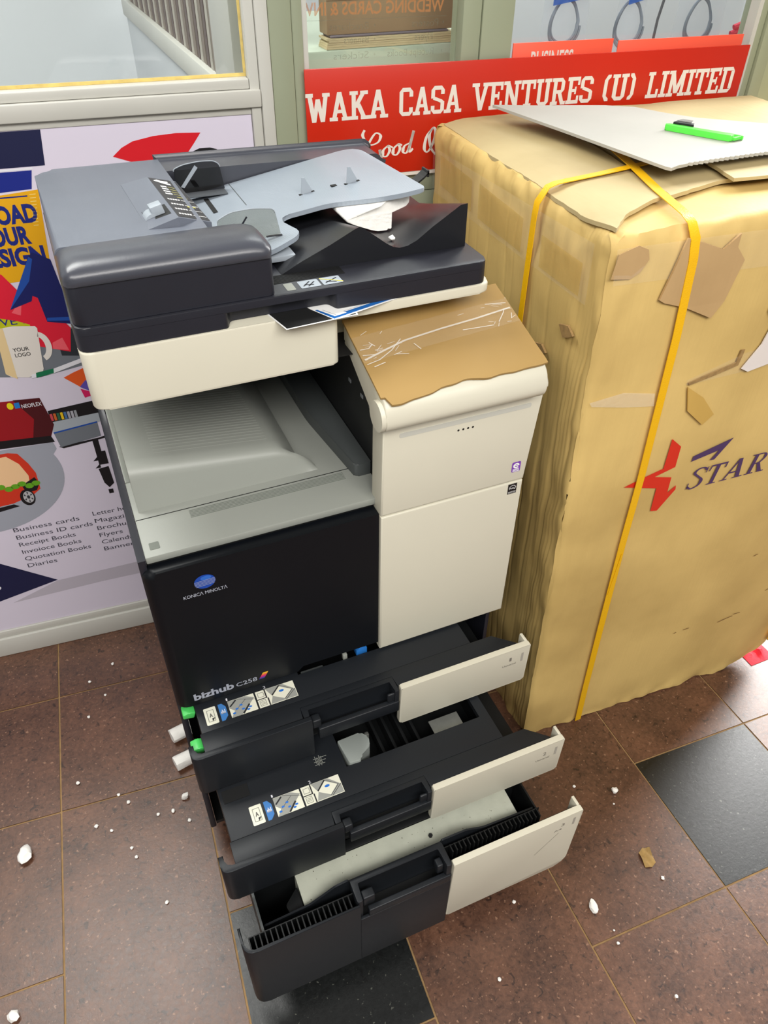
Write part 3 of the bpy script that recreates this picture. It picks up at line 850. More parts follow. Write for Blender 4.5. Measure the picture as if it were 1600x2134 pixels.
# ------------------------------------------------------------------ multifunction printer
def bevel_where(bm, pred, off, seg=4):
    bm.edges.ensure_lookup_table()
    es = [e for e in bm.edges if pred((e.verts[0].co + e.verts[1].co) / 2, (e.verts[1].co - e.verts[0].co).normalized())]
    if es:
        bmesh.ops.bevel(bm, geom=es, offset=off, segments=seg, profile=0.5, affect='EDGES')

PR = thing('multifunction_printer', 'charcoal and off-white office copier with three paper drawers pulled open', 'printer', (0.307, 0.3, 0.0))
# side panels, base, back, castors
bm = BM()
add_prism(bm, [(0.014, 0.070), (0.600, 0.070), (0.600, 1.030), (0.505, 1.030), (0.47, 0.90), (0.42, 0.838), (0.36, 0.822), (0.014, 0.818)], 0.0005, 0.0115, 'x', bev=0.002)
obj('side_panel', bm, M_DARK, PR)
bm = BM()
add_prism(bm, [(0.034, 0.070), (0.600, 0.070), (0.600, 1.030), (0.034, 0.945)], 0.6035, 0.6125, 'x', bev=0.002)
obj('side_panel', bm, M_DARK, PR)
boxo('rear_panel', M_DARK, PR, 0.012, 0.603, 0.588, 0.600, 0.070, 1.03)
boxo('base_plate', M_BLACK, PR, 0.0125, 0.6025, 0.02, 0.587, 0.068, 0.078)
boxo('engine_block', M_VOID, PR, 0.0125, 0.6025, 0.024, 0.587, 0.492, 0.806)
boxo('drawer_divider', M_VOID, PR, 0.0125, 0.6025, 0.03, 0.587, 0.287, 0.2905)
for cx_ in (0.05, 0.565):
    for cy_ in (0.06, 0.54):
        c_ = obj('castor', (lambda b: (add_box(b, cx_ - .018, cx_ + .018, cy_ - .02, cy_ + .02, 0.05, 0.068, .002), b)[1])(BM()), M_BLACK, PR)
        bm = BM()
        add_tube(bm, [(cx_ - 0.012, cy_, 0.0255), (cx_ + 0.012, cy_, 0.0255)], 0.0255, 18)
        obj('wheel', bm, M_BLACK, c_)
# green jam-release levers and dark latch column on the left
for z_, y_ in ((0.470, 0.016), (0.462, -0.050)):
    bm = BM()
    add_prism(bm, rpoly([(0.004, z_), (0.022, z_ - 0.004), (0.026, z_ + 0.008), (0.016, z_ + 0.012), (0.005, z_ + 0.010)], 0.002, 2), y_ - 0.022, y_ - 0.002, 'y', bev=0.0015)
    obj('green_lever', bm, M_LGREEN, PR)
# front door ----------------------------------------------------------
bm = BM()
add_prism(bm, [(0.001, 0.490), (0.208, 0.490), (0.218, 0.500), (0.3580, 0.500), (0.3580, 0.801), (0.001, 0.801)], 0.0, 0.022, 'y')
bevel_where(bm, lambda c, d: abs(d.z) > .9 and c.x < .01 and c.y < .005, 0.019, 6)
bevel_where(bm, lambda c, d: c.z > .79 and c.y < .0215 and abs(d.z) < .2 and not (c.x > .35), 0.012, 5)
door = obj('front_door', bm, M_DOOR, PR)
FP = Plane((0, 0, 0), (1, 0, 0), (0, 0, 1))
M_SILV = mat('ink_silver', (214, 214, 214), 0.35)
bm = BM()
add_text(bm, FP, 'KONIC\u039b MINOLT\u039b', 0.0490, 0.1140, 0.7375, 0.0062, off=0.012)
obj('maker_lettering', bm, M_SILV, door, smooth=False)
bm = BM()
add_text(bm, FP, 'bizhub', 0.0290, 0.0960, 0.5025, 0.0150, off=0.035)
obj('series_lettering', bm, M_SILV, door, smooth=False)
bm = BM()
add_text(bm, FP, 'C258', 0.1000, 0.1360, 0.5030, 0.0095, off=0.01)
obj('model_lettering', bm, M_SILV, door, smooth=False)
for i, c_ in enumerate(((44, 48, 140), (160, 30, 130), (214, 40, 90), (230, 120, 40), (232, 180, 40))):
    t0, t1 = i / 5, (i + 1) / 5
    polyo('logo_stripe', FP, [(0.139 + 0.008 * t0, 0.5035 + 0.0145 * t0), (0.1485 + 0.008 * t0, 0.5035 + 0.0145 * t0), (0.1485 + 0.008 * t1, 0.5035 + 0.0145 * t1), (0.139 + 0.008 * t1, 0.5035 + 0.0145 * t1)], ink('logo_%d' % i, c_), door)
polyo('globe_mark', FP, circ(0.0835, 0.7625, 0.0155, 0.0135), ink('globe_blue', (20, 66, 158), 0.25), door, 0.0005)
polyo('globe_highlight', FP, circ(0.086, 0.7695, 0.008, 0.0042, n=16), ink('globe_light', (40, 100, 190), 0.25), door, 0.0007)
bm = BM()
for i in range(5):
    z_ = 0.7655 - i * 0.0024
    hw = 0.0155 * math.sqrt(max(0, 1 - ((z_ - 0.7625) / 0.0135) ** 2))
    add_line(bm, FP, (0.0835 - hw, z_ - .0008), (0.0835 + hw, z_ + .0006), 0.0007, 0.0009)
obj('globe_lines', bm, M_SILV, door, smooth=False)
# white doors at the right --------------------------------------------
YD = -0.006
bm = BM()
add_prism(bm, [(0.3590, 0.7995), (0.6105, 0.7995), (0.6225, 0.9560), (0.3605, 0.9560)], YD, 0.033, 'y', bev=0.003, seg=3)
ud = obj('upper_door', bm, M_WHITE, PR)
bm = BM()
add_prism(bm, [(0.3590, 0.4865), (0.6095, 0.4865), (0.6100, 0.7965), (0.3590, 0.7965)], YD, 0.033, 'y', bev=0.003, seg=3)
ld = obj('lower_door', bm, M_WHITE, PR)
DP = Plane((0, YD, 0), (1, 0, 0), (0, 0, 1))
bm = BM()
add_prism(bm, rpoly([(0.386, 0.9385), (0.603, 0.9385), (0.603, 0.9465), (0.386, 0.9465)], 0.0038, 5), 0, 0.0006, f=lambda a, b, h: DP(a, b, h))
obj('grip_strip', bm, mat('grip_grey', (190, 190, 180), 0.4), ud)
bm = BM()
for i in range(4):
    add_poly(bm, DP, circ(0.481 + i * 0.008, 0.9275, 0.0018, 0.0018, n=10))
obj('vent_dots', bm, M_BLACK, ud, smooth=False)
st = polyo('sticker', DP, rpoly(R(0.5845, 0.8185, 0.6005, 0.8385), 0.003), ink('sticker_violet', (118, 60, 168)), ud, 0.0004)
bm = BM()
a_ = circ(0.5925, 0.8310, 0.0058, 0.0052, 20, 320, 18)
b_ = circ(0.5925, 0.8310, 0.0028, 0.0024, 20, 320, 18)
add_poly(bm, DP, a_ + b_[::-1], 0.0006)
add_line(bm, DP, (0.590, 0.8315), (0.598, 0.8315), 0.0016, 0.0006)
for i in range(3):
    add_line(bm, DP, (0.5865, 0.8245 - i * 0.0022), (0.5985, 0.8245 - i * 0.0022), 0.0012, 0.0006)
obj('sticker_print', bm, M_PAPER, st, smooth=False)
es_ = polyo('energy_sticker', DP, R(0.5830, 0.7740, 0.5995, 0.7945), ink('sticker_black', (18, 18, 20)), ld, 0.0004)
bm = BM()
pen(bm, DP, [(0.585, 0.786), (0.589, 0.7905), (0.5945, 0.7905), (0.598, 0.786)], 0.0007, 0.0009, 0.0006)
pen(bm, DP, [(0.5855, 0.7835), (0.588, 0.7865), (0.589, 0.784), (0.591, 0.7865), (0.5925, 0.784), (0.594, 0.786), (0.5955, 0.783), (0.597, 0.786)], 0.0006, 0.0008, 0.0006)
add_line(bm, DP, (0.584, 0.7785), (0.5985, 0.7785), 0.0006, 0.0006)
add_text(bm, DP, 'ENERGY STAR', 0.5845, 0.598, 0.7755, 0.0018, 0.0006)
obj('sticker_print', bm, M_PAPER, es_, smooth=False)
# control panel ---------------------------------------------------------
bm = BM()
prof = rpoly([(0.119, 1.067), (-0.033, 1.017), (-0.038, 0.976), (-0.010, 0.963), (0.030, 0.985), (0.119, 1.036)], [0.004, 0.022, 0.018, 0.008, 0.01, 0.004], 6)
add_prism(bm, prof, 0.3525, 0.6045, 'x', bev=0.003, seg=3)
cp = obj('control_panel', bm, M_WHITE, PR)
bm = BM()
add_tube(bm, [(0.3460, -0.0145, 0.9905), (0.3523, -0.0145, 0.9905)], 0.0225, 24)
obj('hinge_cap', bm, M_WHITE, cp)
# scanner -------------------------------------------------------------------
bm = BM()
add_prism(bm, rpoly([(0.0, 0.066), (0.325, 0.066), (0.340, 0.152), (0.556, 0.152), (0.556, 0.520), (0.0, 0.520)], [0.018, 0.008, 0.008, 0.004, 0.02, 0.02], 6), 1.0330, 1.1128, 'z', bev=0.003, seg=3)
obj('scanner_body', bm, M_WHITE, PR)
bm = BM()
add_prism(bm, rpoly([(0.300, 0.0661), (0.556, 0.0661), (0.556, 0.170), (0.300, 0.170)], [0.002, 0.018, 0.002, 0.002], 6), 1.0985, 1.1127, 'z', bev=0.003, seg=3)
obj('scanner_top', bm, M_WHITE, PR)
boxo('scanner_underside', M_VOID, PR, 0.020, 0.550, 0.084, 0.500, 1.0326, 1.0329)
# tower and rear wall that carry the scanner; inner right wall of the output space
boxo('tower', M_BLACK, PR, 0.378, 0.6025, 0.034, 0.587, 0.807, 1.0325, 0.003)
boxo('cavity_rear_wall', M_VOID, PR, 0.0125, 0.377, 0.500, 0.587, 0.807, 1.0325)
for y_ in (0.16, 0.11, 0.075):
    boxo('wall_slot', mat('slot_grey', (120, 124, 126), 0.4), PR, 0.3762, 0.3779, y_, y_ + 0.010, 0.938, 0.944, 0.0005)
# output tray --------------------------------------------------------------------
ot = boxo('output_shelf', M_OUT, PR, 0.012, 0.3775, 0.018, 0.4995, 0.806, 0.8185, 0.002)
bm = BM()
def hump(u, v):
    # u along x, v: 0 front foot, .35 crest, 1 rear
    x = 0.020 + 0.262 * u
    top = 0.892 - 0.030 * u
    fall = 1.0 if u < 0.84 else max(0.0, math.cos((u - 0.84) / 0.16 * math.pi / 2)) ** 0.8
    if v < 0.3:
        t = v / 0.3
        y = 0.120 + 0.012 * t + 0.006 * max(0, t - .8) * 5
        z = 0.8186 + (top - 0.8186) * (1 - (1 - t) ** 1.15) * fall
    else:
        t = (v - 0.3) / 0.7
        y = 0.141 + 0.335 * t
        z = 0.8186 + (top - 0.8186 + 0.004 * math.sin(min(1, t * 6) * math.pi / 2) - 0.03 * t) * fall
    x += (0.02 if u > .84 else 0) * (u - .84) / .16 * (v < .3)
    return Vector((x, y, z))
add_grid(bm, 40, 30, hump)
for u in (0.0,):
    ring = [hump(0, j / 30) for j in range(31)]
    vs = [bm.verts.new(q) for q in ring] + [bm.verts.new((0.020, 0.476, 0.8186)), bm.verts.new((0.020, 0.120, 0.8186))]
    bm.faces.new(vs)
bmesh.ops.remove_doubles(bm, verts=bm.verts, dist=0.0001)
obj('paper_rest', bm, M_OUT, ot, angle=50)
bm = BM()
for i in range(26):
    y_ = 0.165 + i * 0.009
    pts = []
    for j in range(14):
        u = 0.16 + 0.66 * j / 13
        v = 0.3 + 0.7 * (y_ - 0.141) / 0.335
        q = hump(u, v)
        pts.append(q)
    for j in range(13):
        a, b = pts[j], pts[j + 1]
        bm.faces.new([bm.verts.new(q) for q in (a + Vector((0, -.0016, .0002)), b + Vector((0, -.0016, .0002)), b + Vector((0, 0, .0007)), a + Vector((0, 0, .0007)))])
        bm.faces.new([bm.verts.new(q) for q in (a + Vector((0, 0, .0007)), b + Vector((0, 0, .0007)), b + Vector((0, .0016, .0002)), a + Vector((0, .0016, .0002)))])
bmesh.ops.remove_doubles(bm, verts=bm.verts, dist=0.00005)
rb_ = obj('rib_lines', bm, M_OUT, ot)
rb_['kind'] = 'stuff'
bm = BM()
add_prism(bm, rpoly([(0.0125, 0.8188), (0.036, 0.8188), (0.030, 0.85), (0.022, 0.875), (0.0125, 0.885)], 0.004, 3), 0.20, 0.498, 'y')
for v in bm.verts:
    v.co.z = 0.8188 + (v.co.z - 0.8188) * (0.02 + 0.98 * max(0, min(1, (v.co.y - 0.20) / 0.25)))
obj('side_rim', bm, M_OUT, ot)
bm = BM()
add_prism(bm, rpoly([(0.350, 0.078), (0.3772, 0.078), (0.3772, 0.46), (0.330, 0.46), (0.330, 0.26)], [0.006, 0.002, 0.002, 0.002, 0.02], 4), 0.8188, 0.842, 'z', bev=0.003)
obj('paper_ledge', bm, M_OUT2, ot)
bm = BM()
add_box(bm, 0.013, 0.3575, 0.1028, 0.1040, 0.8180, 0.8190)
obj('shelf_seam', bm, M_VOID, ot)
bm = BM()
for i in range(6):
    add_box(bm, 0.09, 0.335, 0.080 + i * 0.0032, 0.0812 + i * 0.0032, 0.8183, 0.8192)
obj('grip_grooves', bm, M_OUT3, ot)
bm = BM()
add_prism(bm, rpoly(R(0.0215, 0.032, 0.0355, 0.047), 0.002), 0.8185, 0.8192, 'z')
obj('shelf_badge', bm, M_OUT3, ot)
# lid and document feeder ----------------------------------------------------------
bm = BM()
add_prism(bm, rpoly([(0.0, 0.0675), (0.549, 0.0675), (0.549, 0.505), (0.0, 0.505)], [0.02, 0.016, 0.02, 0.02], 6), 1.1340, 1.1445, 'z')
bevel_where(bm, lambda c, d: c.z > 1.144, 0.0022, 2)
add_prism(bm, rpoly([(0.0, 0.0675), (0.180, 0.0675), (0.187, 0.086), (0.318, 0.086), (0.325, 0.0675), (0.549, 0.0675), (0.549, 0.505), (0.0, 0.505)], [0.02, 0.004, 0.006, 0.006, 0.004, 0.016, 0.02, 0.02], 6), 1.1135, 1.1342, 'z')
lid = obj('platen_lid', bm, M_DARK, PR)
LP = Plane((0, 0, 1.1445), (1, 0, 0), (0, 1, 0))
for nm, a0, a1, m_ in (('lid_label', 0.2625, 0.2745, M_OUT), ('lid_label', 0.2815, 0.3085, M_TRAY), ('lid_label', 0.3115, 0.3385, M_TRAY)):
    polyo(nm, LP, rpoly(R(a0, 0.0765, a1, 0.0985), 0.002), m_, lid)
bm = BM()
for a_, b_, c_, d_ in ((0.286, 0.082, 0.297, 0.094), (0.292, 0.080, 0.303, 0.092), (0.288, 0.086, 0.300, 0.083), (0.316, 0.082, 0.334, 0.093), (0.318, 0.086, 0.330, 0.080)):
    add_line(bm, LP, (a_, b_), (c_, d_), 0.0018, 0.0007)
obj('lid_label_print', bm, M_DARK, lid, smooth=False)
bm = BM()
add_line(bm, LP, (0.3115, 0.0965), (0.3385, 0.0785), 0.0012, 0.0009)
obj('lid_label_stripe', bm, ink('lemon', (232, 214, 20)), lid, smooth=False)
# feeder housing
bm = BM()
add_prism(bm, rpoly([(0.002, 0.071), (0.2455, 0.071), (0.2455, 0.148), (0.190, 0.148), (0.190, 0.504), (0.002, 0.504)], [0.018, 0.008, 0.004, 0.002, 0.002, 0.034], 8), 1.1452, 1.1930, 'z', bev=0.001)
adf = obj('feeder_housing', bm, M_DARK, PR)
# bullnose front cover
bm = BM()
prof = [(0.150, 1.1935), (0.0685, 1.1935), (0.0662, 1.1970), (0.0662, 1.2020), (0.0680, 1.2070), (0.0740, 1.2125), (0.0850, 1.2162), (0.1000, 1.2180), (0.1200, 1.2170), (0.1420, 1.2130), (0.150, 1.2108)]
rings = []
n = 44
for i in range(n + 1):
    x = 0.0015 + (0.2475 - 0.0015) * i / n
    dl, dr = x - 0.0015, 0.2475 - x
    kl = math.sqrt(max(0, 1 - max(0, 1 - dl / 0.026) ** 2))
    kr = math.sqrt(max(0, 1 - max(0, 1 - dr / 0.036) ** 2))
    k_ = min(kl, kr)
    ky = min(math.sqrt(max(0, 1 - max(0, 1 - dl / 0.018) ** 2)), math.sqrt(max(0, 1 - max(0, 1 - dr / 0.012) ** 2)))
    rings.append([bm.verts.new((x, max(y_, 0.0662 + 0.016 * (1 - ky)), 1.1935 + (z_ - 1.1935) * ((0.42 + 0.58 * k_) if z_ > 1.2 else 1))) for y_, z_ in prof])
for i in range(n):
    for j in range(len(prof) - 1):
        bm.faces.new((rings[i][j], rings[i + 1][j], rings[i + 1][j + 1], rings[i][j + 1]))
bm.faces.new(rings[0])
bm.faces.new(rings[-1][::-1])
obj('front_cover', bm, M_GLOSSD, PR, angle=50)
# grey top cover
bm = BM()
add_prism(bm, rpoly([(0.002, 0.1505), (0.1865, 0.1505), (0.1865, 0.504), (0.002, 0.504)], [0, 0, 0, 0.034], 8), 1.1935, 1.2090, 'z')
bevel_where(bm, lambda c, d: c.z > 1.2085 and c.x < .186 and c.y > .151, 0.009, 4)
for v in bm.verts:
    v.co.z = 1.1935 + (v.co.z - 1.1935) * (1.08 - 0.68 * (v.co.y - 0.15) / 0.354)
tc_ = obj('top_cover', bm, M_TOPGRAY, PR)
# size-guide wedge with its label
bm = BM()
wt = [(0.1175, 0.172, 1.2096), (0.156, 0.170, 1.2205), (0.201, 0.196, 1.2000), (0.191, 0.383, 1.1990), (0.148, 0.348, 1.2195), (0.113, 0.378, 1.2042)]
wv_ = [bm.verts.new(p) for p in wt]
wb_ = [bm.verts.new((p[0], p[1], 1.1940)) for p in wt]
bm.faces.new((wv_[0], wv_[1], wv_[4], wv_[5]))
bm.faces.new((wv_[1], wv_[2], wv_[3], wv_[4]))
bm.faces.new(wb_[::-1])
for i in range(6):
    bm.faces.new((wv_[i], wb_[i], wb_[(i + 1) % 6], wv_[(i + 1) % 6]))
wg = obj('size_wedge', bm, M_TOPGRAY, PR, smooth=False)
class Quad:
    """print surface on a four-cornered face: a, b run over a rectangle of the given size"""
    def __init__(s, p, sa, sb):
        s.p, s.sa, s.sb = [Vector(q) for q in p], sa, sb
        s.n = (s.p[1] - s.p[0]).cross(s.p[3] - s.p[0]).normalized()
    def __call__(s, a, b, h=0.0):
        u, v = a / s.sa, b / s.sb
        return s.p[0].lerp(s.p[1], u).lerp(s.p[3].lerp(s.p[2], u), v) + s.n * h
sl_ = 0.052
WG = Quad((wt[1], wt[2], wt[3], wt[4]), sl_, 0.194)
lab = polyo('size_label', WG, [(0.001, 0.004), (sl_ - 0.001, 0.004), (sl_ - 0.001, 0.190), (0.001, 0.190)], ink('label_charcoal', (40, 40, 45)), wg, 0.0003)
bm = BM()
for i in range(4):
    yy = 0.016 + i * 0.022
    for j in range(5):
        add_poly(bm, WG, R(0.006 + j * 0.0042, yy, 0.009 + j * 0.0042, yy + 0.0055), 0.0006)
    add_line(bm, WG, (0.028, yy + 0.002), (sl_ - 0.002, yy + 0.002), 0.0014, 0.0006)
for i in range(4):
    add_poly(bm, WG, R(0.010 + i * 0.0006, 0.110 + i * 0.012, 0.022, 0.116 + i * 0.012), 0.0006)
add_poly(bm, WG, [(0.006, 0.176), (0.014, 0.184), (0.034, 0.168), (0.034, 0.161), (0.022, 0.165)], 0.0006)
add_poly(bm, WG, R(0.020, 0.174, 0.032, 0.180), 0.0006)
obj('label_print', bm, M_PAPER, lab, smooth=False)
bm = BM()
for i in range(4):
    add_line(bm, WG, (0.024, 0.113 + i * 0.012), (0.036, 0.111 + i * 0.012), 0.0014, 0.0006)
add_line(bm, WG, (0.026, 0.100), (0.044, 0.098), 0.0016, 0.0006)
add_poly(bm, WG, R(0.030, 0.054, 0.044, 0.0585), 0.0008)
obj('label_yellow', bm, ink('pale_olive', (196, 190, 96)), lab, smooth=False)
WH = Quad((wt[0], wt[1], wt[4], wt[5]), 0.0402, 0.190)
polyo('roller_recess', WH, R(0.004, 0.022, 0.036, 0.062), M_VOID, wg, 0.0004)
bm = BM()
add_tube(bm, [tuple(WH(0.012, 0.030, -0.006)), tuple(WH(0.012, 0.052, -0.006))], 0.011, 16)
obj('roller', bm, M_TRAY, wg)
bm = BM()
add_box(bm, -0.008, 0.008, -0.009, 0.009, -0.006, 0.009, 0.001)
for v in bm.verts:
    v.co = WH(0.022 + v.co.x, 0.040 + v.co.y, 0.003 + v.co.z)
obj('size_dial_knob', bm, M_TRAY, wg)
# rear rim
bm = BM()
add_prism(bm, [(0.188, 1.1450), (0.546, 1.1450), (0.546, 1.1885), (0.188, 1.1975)], 0.440, 0.504, 'y')
bevel_where(bm, lambda c, d: c.x > .5455 and abs(d.y) > .9 and c.z > 1.18, 0.012, 4)
bevel_where(bm, lambda c, d: c.y > .503 and c.z > 1.17, 0.008, 3)
bevel_where(bm, lambda c, d: c.x > .54 and abs(d.z) > .9, 0.008, 3)
obj('rear_rim', bm, M_GLOSSD, PR)
# input tray
def tz(x):
    return 1.165 + 0.16 * (x - 0.25)
ct_ = [(0.192, 0.437), (0.497, 0.437), (0.513, 0.200), (0.480, 0.204), (0.440, 0.217), (0.405, 0.236), (0.379, 0.248), (0.345, 0.250), (0.316, 0.253), (0.306, 0.240), (0.312, 0.212), (0.318, 0.188), (0.309, 0.174), (0.276, 0.158), (0.248, 0.1515), (0.192, 0.1515)]
ct_ = rpoly(ct_, [0, 0.03, 0.008, 0.01, 0.02, 0.02, 0.02, 0.02, 0.012, 0.01, 0.02, 0.012, 0.01, 0.01, 0, 0], 4)
bm = BM()
A, B = add_prism(bm, ct_, 0, 1, f=lambda a, b, h: (a, b, tz(a) - 0.0065 + 0.0065 * h), bev=0.0012)
M_TRAYR = bpy.data.materials.new('ribbed_tray_plastic')
M_TRAYR.use_nodes = True
nt = M_TRAYR.node_tree
bs = nt.nodes['Principled BSDF']
bs.inputs['Base Color'].default_value = (*lin((140, 149, 159)), 1)
bs.inputs['Roughness'].default_value = 0.36
tcn = nt.nodes.new('ShaderNodeTexCoord')
wv = nt.nodes.new('ShaderNodeTexWave')
wv.bands_direction = 'Y'
wv.inputs['Scale'].default_value = 110
bpn = nt.nodes.new('ShaderNodeBump')
bpn.inputs['Strength'].default_value = 0.35
bpn.inputs['Distance'].default_value = 0.0006
nt.links.new(tcn.outputs['Object'], wv.inputs['Vector'])
nt.links.new(wv.outputs[0], bpn.inputs['Height'])
nt.links.new(bpn.outputs[0], bs.inputs['Normal'])
it = obj('input_tray', bm, M_TRAYR, PR, angle=30)
bm = BM()
add_box(bm, 0.247, 0.300, 0.156, 0.20, 1.150, 1.1575, 0.001)
obj('tray_underlip', bm, M_TRAY, it)
for x_, y_ in ((0.369, 0.308), (0.437, 0.297)):
    bm = BM()
    add_prism(bm, [(x_ - 0.009, tz(x_ - .009)), (x_ + 0.009, tz(x_ + .009)), (x_ - 0.003, tz(x_) + 0.022), (x_ - 0.007, tz(x_) + 0.022)], y_ - 0.001, y_ + 0.001, 'y')
    obj('paper_stop', bm, M_TRAY, it)
    bm = BM()
    for dx in (-.010, .009):
        add_box(bm, x_ + dx - 0.0025, x_ + dx + 0.0025, y_ - 0.0035, y_ + 0.0015, tz(x_ + dx) - 0.002, tz(x_ + dx) + 0.0006)
    obj('stop_slot', bm, M_VOID, it)
bm = BM()
add_box(bm, 0.4055, 0.4145, 0.300, 0.307, tz(.41) - 0.003, tz(.41) + 0.0011)
obj('sensor_hole', bm, M_VOID, it)
bm = BM()
add_box(bm, 0.232, 0.239, 0.335, 0.400, tz(.235) - 0.002, tz(.235) + 0.0009)
obj('guide_slot', bm, M_VOID, it)
bm = BM()
add_box(bm, 0.2805, 0.2815, 0.330, 0.436, tz(.281) - 0.002, tz(.281) + 0.0005)
obj('tray_step', bm, M_OUT2, it)
# paper guides: tinted clear plates with rounded tops
def guide(y_, pg, m_, rail, arrow):
    pg = rpoly(pg, [0.001, 0.001, 0.004, 0.006, 0.008, 0.008, 0.003], 4)
    bm = BM()
    add_prism(bm, pg, y_, y_ + 0.0022, 'y')
    g_ = obj('paper_guide', bm, m_, PR)
    bm = BM()
    top_ = [q for q in pg if q[1] > tz(q[0]) + 0.030]
    add_tube(bm, [(a, y_ + 0.0011, b + 0.0003) for a, b in top_], 0.0009, 6)
    obj('guide_edge', bm, M_TRAY, g_)
    x0, x1 = pg[0][0], pg[5][0]
    if rail:
        boxo('guide_foot', mat('smoke_plastic', (84, 88, 92), 0.3), g_, x0 + 0.008, x1, y_ - rail, y_ - 0.0003, tz(x1) + 0.0008, tz(x1) + 0.0024)
    else:
        boxo('guide_foot', M_DARK, g_, x1 - 0.020, x1 + 0.002, y_ - 0.004, y_ - 0.0003, tz(x1) + 0.0008, tz(x1) + 0.0020)
    bm = BM()
    add_prism(bm, arrow, y_ - 0.0012, y_ - 0.0004, 'y')
    obj('guide_arrow', bm, M_TRAY if rail else M_DARK, g_)
guide(0.415, [(0.197, 1.1600), (0.270, 1.1705), (0.2655, 1.206), (0.258, 1.2115), (0.236, 1.213), (0.210, 1.2105), (0.196, 1.2055)], thin_glass('smoke_guide_plastic', (0.30, 0.30, 0.32)), 0.022, [(0.203, 1.180), (0.208, 1.178), (0.232, 1.205), (0.228, 1.209)])
guide(0.193, [(0.205, 1.1610), (0.292, 1.1740), (0.2865, 1.203), (0.283, 1.2075), (0.256, 1.211), (0.226, 1.2095), (0.208, 1.2015)], M_CLEAR, 0, [(0.238, 1.192), (0.2395, 1.1905), (0.248, 1.2015), (0.2465, 1.203)])
# pivot hook at the tray end
bm = BM()
pts = [(0.505, 0.252, 1.196), (0.517, 0.250, 1.199), (0.528, 0.249, 1.206), (0.536, 0.249, 1.213)]
for i in range(3):
    a, b = pts[i], pts[i + 1]
    add_prism(bm, [(a[0], a[2]), (b[0], b[2]), (b[0], b[2] + 0.003), (a[0], a[2] + 0.003)], 0.238, 0.258, 'y')
add_box(bm, 0.533, 0.536, 0.238, 0.258, 1.208, 1.217)
obj('tray_hook', bm, M_BLACK, PR)
# exit tray on the lid
bm = BM()
pz = [(0.270, 1.1449), (0.300, 1.1590), (0.340, 1.1750), (0.374, 1.1905), (0.381, 1.1930), (0.388, 1.1895), (0.405, 1.177), (0.420, 1.1655), (0.430, 1.1595), (0.440, 1.1565), (0.452, 1.1575), (0.466, 1.1630), (0.490, 1.1790), (0.515, 1.1935), (0.531, 1.2030), (0.542, 1.2040)]
def ez(z, y):
    return 1.1449 + (z - 1.1449) * (1 - 0.8 * min(1, max(0, (y - 0.127) / 0.15)))
ys = [0.127, 0.14, 0.16, 0.18, 0.20, 0.22, 0.25, 0.28, 0.33, 0.438]
V = [[bm.verts.new((x, y_, ez(z, y_))) for x, z in pz] for y_ in ys]
for i in range(len(ys) - 1):
    for j in range(len(pz) - 1):
        bm.faces.new((V[i][j], V[i][j + 1], V[i + 1][j + 1], V[i + 1][j]))
base = [bm.verts.new((pz[-1][0], 0.1265, 1.1446)), bm.verts.new((pz[0][0], 0.1265, 1.1446))]
bm.faces.new(V[0][::-1] + base[::-1])
vb = bm.verts.new((pz[-1][0], 0.438, 1.1446))
bm.faces.new([V[i][-1] for i in range(len(ys))] + [vb, base[0]])
obj('exit_tray', bm, mat('satin_black_plastic', (24, 25, 29), 0.3, bump=0.05, bscale=500), PR, angle=40)
bm = BM()
for i in range(12):
    add_box(bm, 0.252, 0.350, 0.102 + i * 0.0022, 0.1031 + i * 0.0022, 1.1443, 1.1451)
obj('exit_ribs', bm, M_BLACK, PR)
# ------------------------------------------------------------------ paper drawers
M_INSIDE = mat('drawer_black', (12, 14, 15), 0.5, spec=0.35)
M_DECK = mat('drawer_deck_plastic', (27, 30, 34), 0.42, bump=0.05, bscale=900, spec=0.3)
def fascia_left(z0, z1, d, xr, name, parent, m, wrap=0.03, t=0.010, r=0.022):
    """front plate with a rounded corner that wraps round the left side"""
    outer = rpoly([(0.0, -d + wrap), (0.0, -d), (xr, -d)], [0, r, 0], 7)
    inner = rpoly([(xr, -d + t), (t * .8, -d + t), (t * .8, -d + wrap)], [0, r * .6, 0], 7)
    bm = BM()
    add_prism(bm, outer + inner, z0, z1, 'z', bev=0.0016, seg=2)
    return obj(name, bm, m, parent)

def white_front(z0, z1, d, parent, num, sub, chamf=0.0):
    pts = [(0.3570, z0), (0.6135, z0), (0.6155, z1), (0.3590, z1)]
    if chamf:
        pts = [(0.3560, z0), (0.598, z0), (0.612, z0 + chamf), (0.6155, z1), (0.3590, z1)]
    pts = rpoly(pts, [0.006] + [0.004 if not chamf else 0.010] + ([0.006] if chamf else []) + [0.002, 0.002], 4)
    bm = BM()
    add_prism(bm, pts, -d, -d + 0.011, 'y', bev=0.002, seg=3)
    bm2 = BM()
    o = obj('white_front', bm, M_WHITE, parent)
    bm = BM()
    add_box(bm, 0.6090, 0.6150, -d + 0.0112, -d + 0.030, z1 - 0.062, z1 - 0.0006, 0.0015)
    obj('side_flange', bm, M_WHITE, parent)
    pl = Plane((0, -d, 0), (1, 0, 0), (0, 0, 1))
    bm = BM()
    h = z1 - 0.030
    add_text(bm, pl, num, 0.5740, 0.5785 if num == '1' else 0.5805, h, 0.0095, 0.0004)
    add_text(bm, pl, sub, 0.5610, 0.5890 if len(sub) > 3 else 0.577, h - 0.0125, 0.0052, 0.0004)
    obj('drawer_lettering', bm, ink('faded_grey', (120, 116, 108)), parent, smooth=False)
    polyo('paper_gauge', pl, R(0.5985, h - 0.010, 0.6030, h + 0.013), ink('gauge_grey', (164, 160, 150)), parent, 0.0004)
    return o

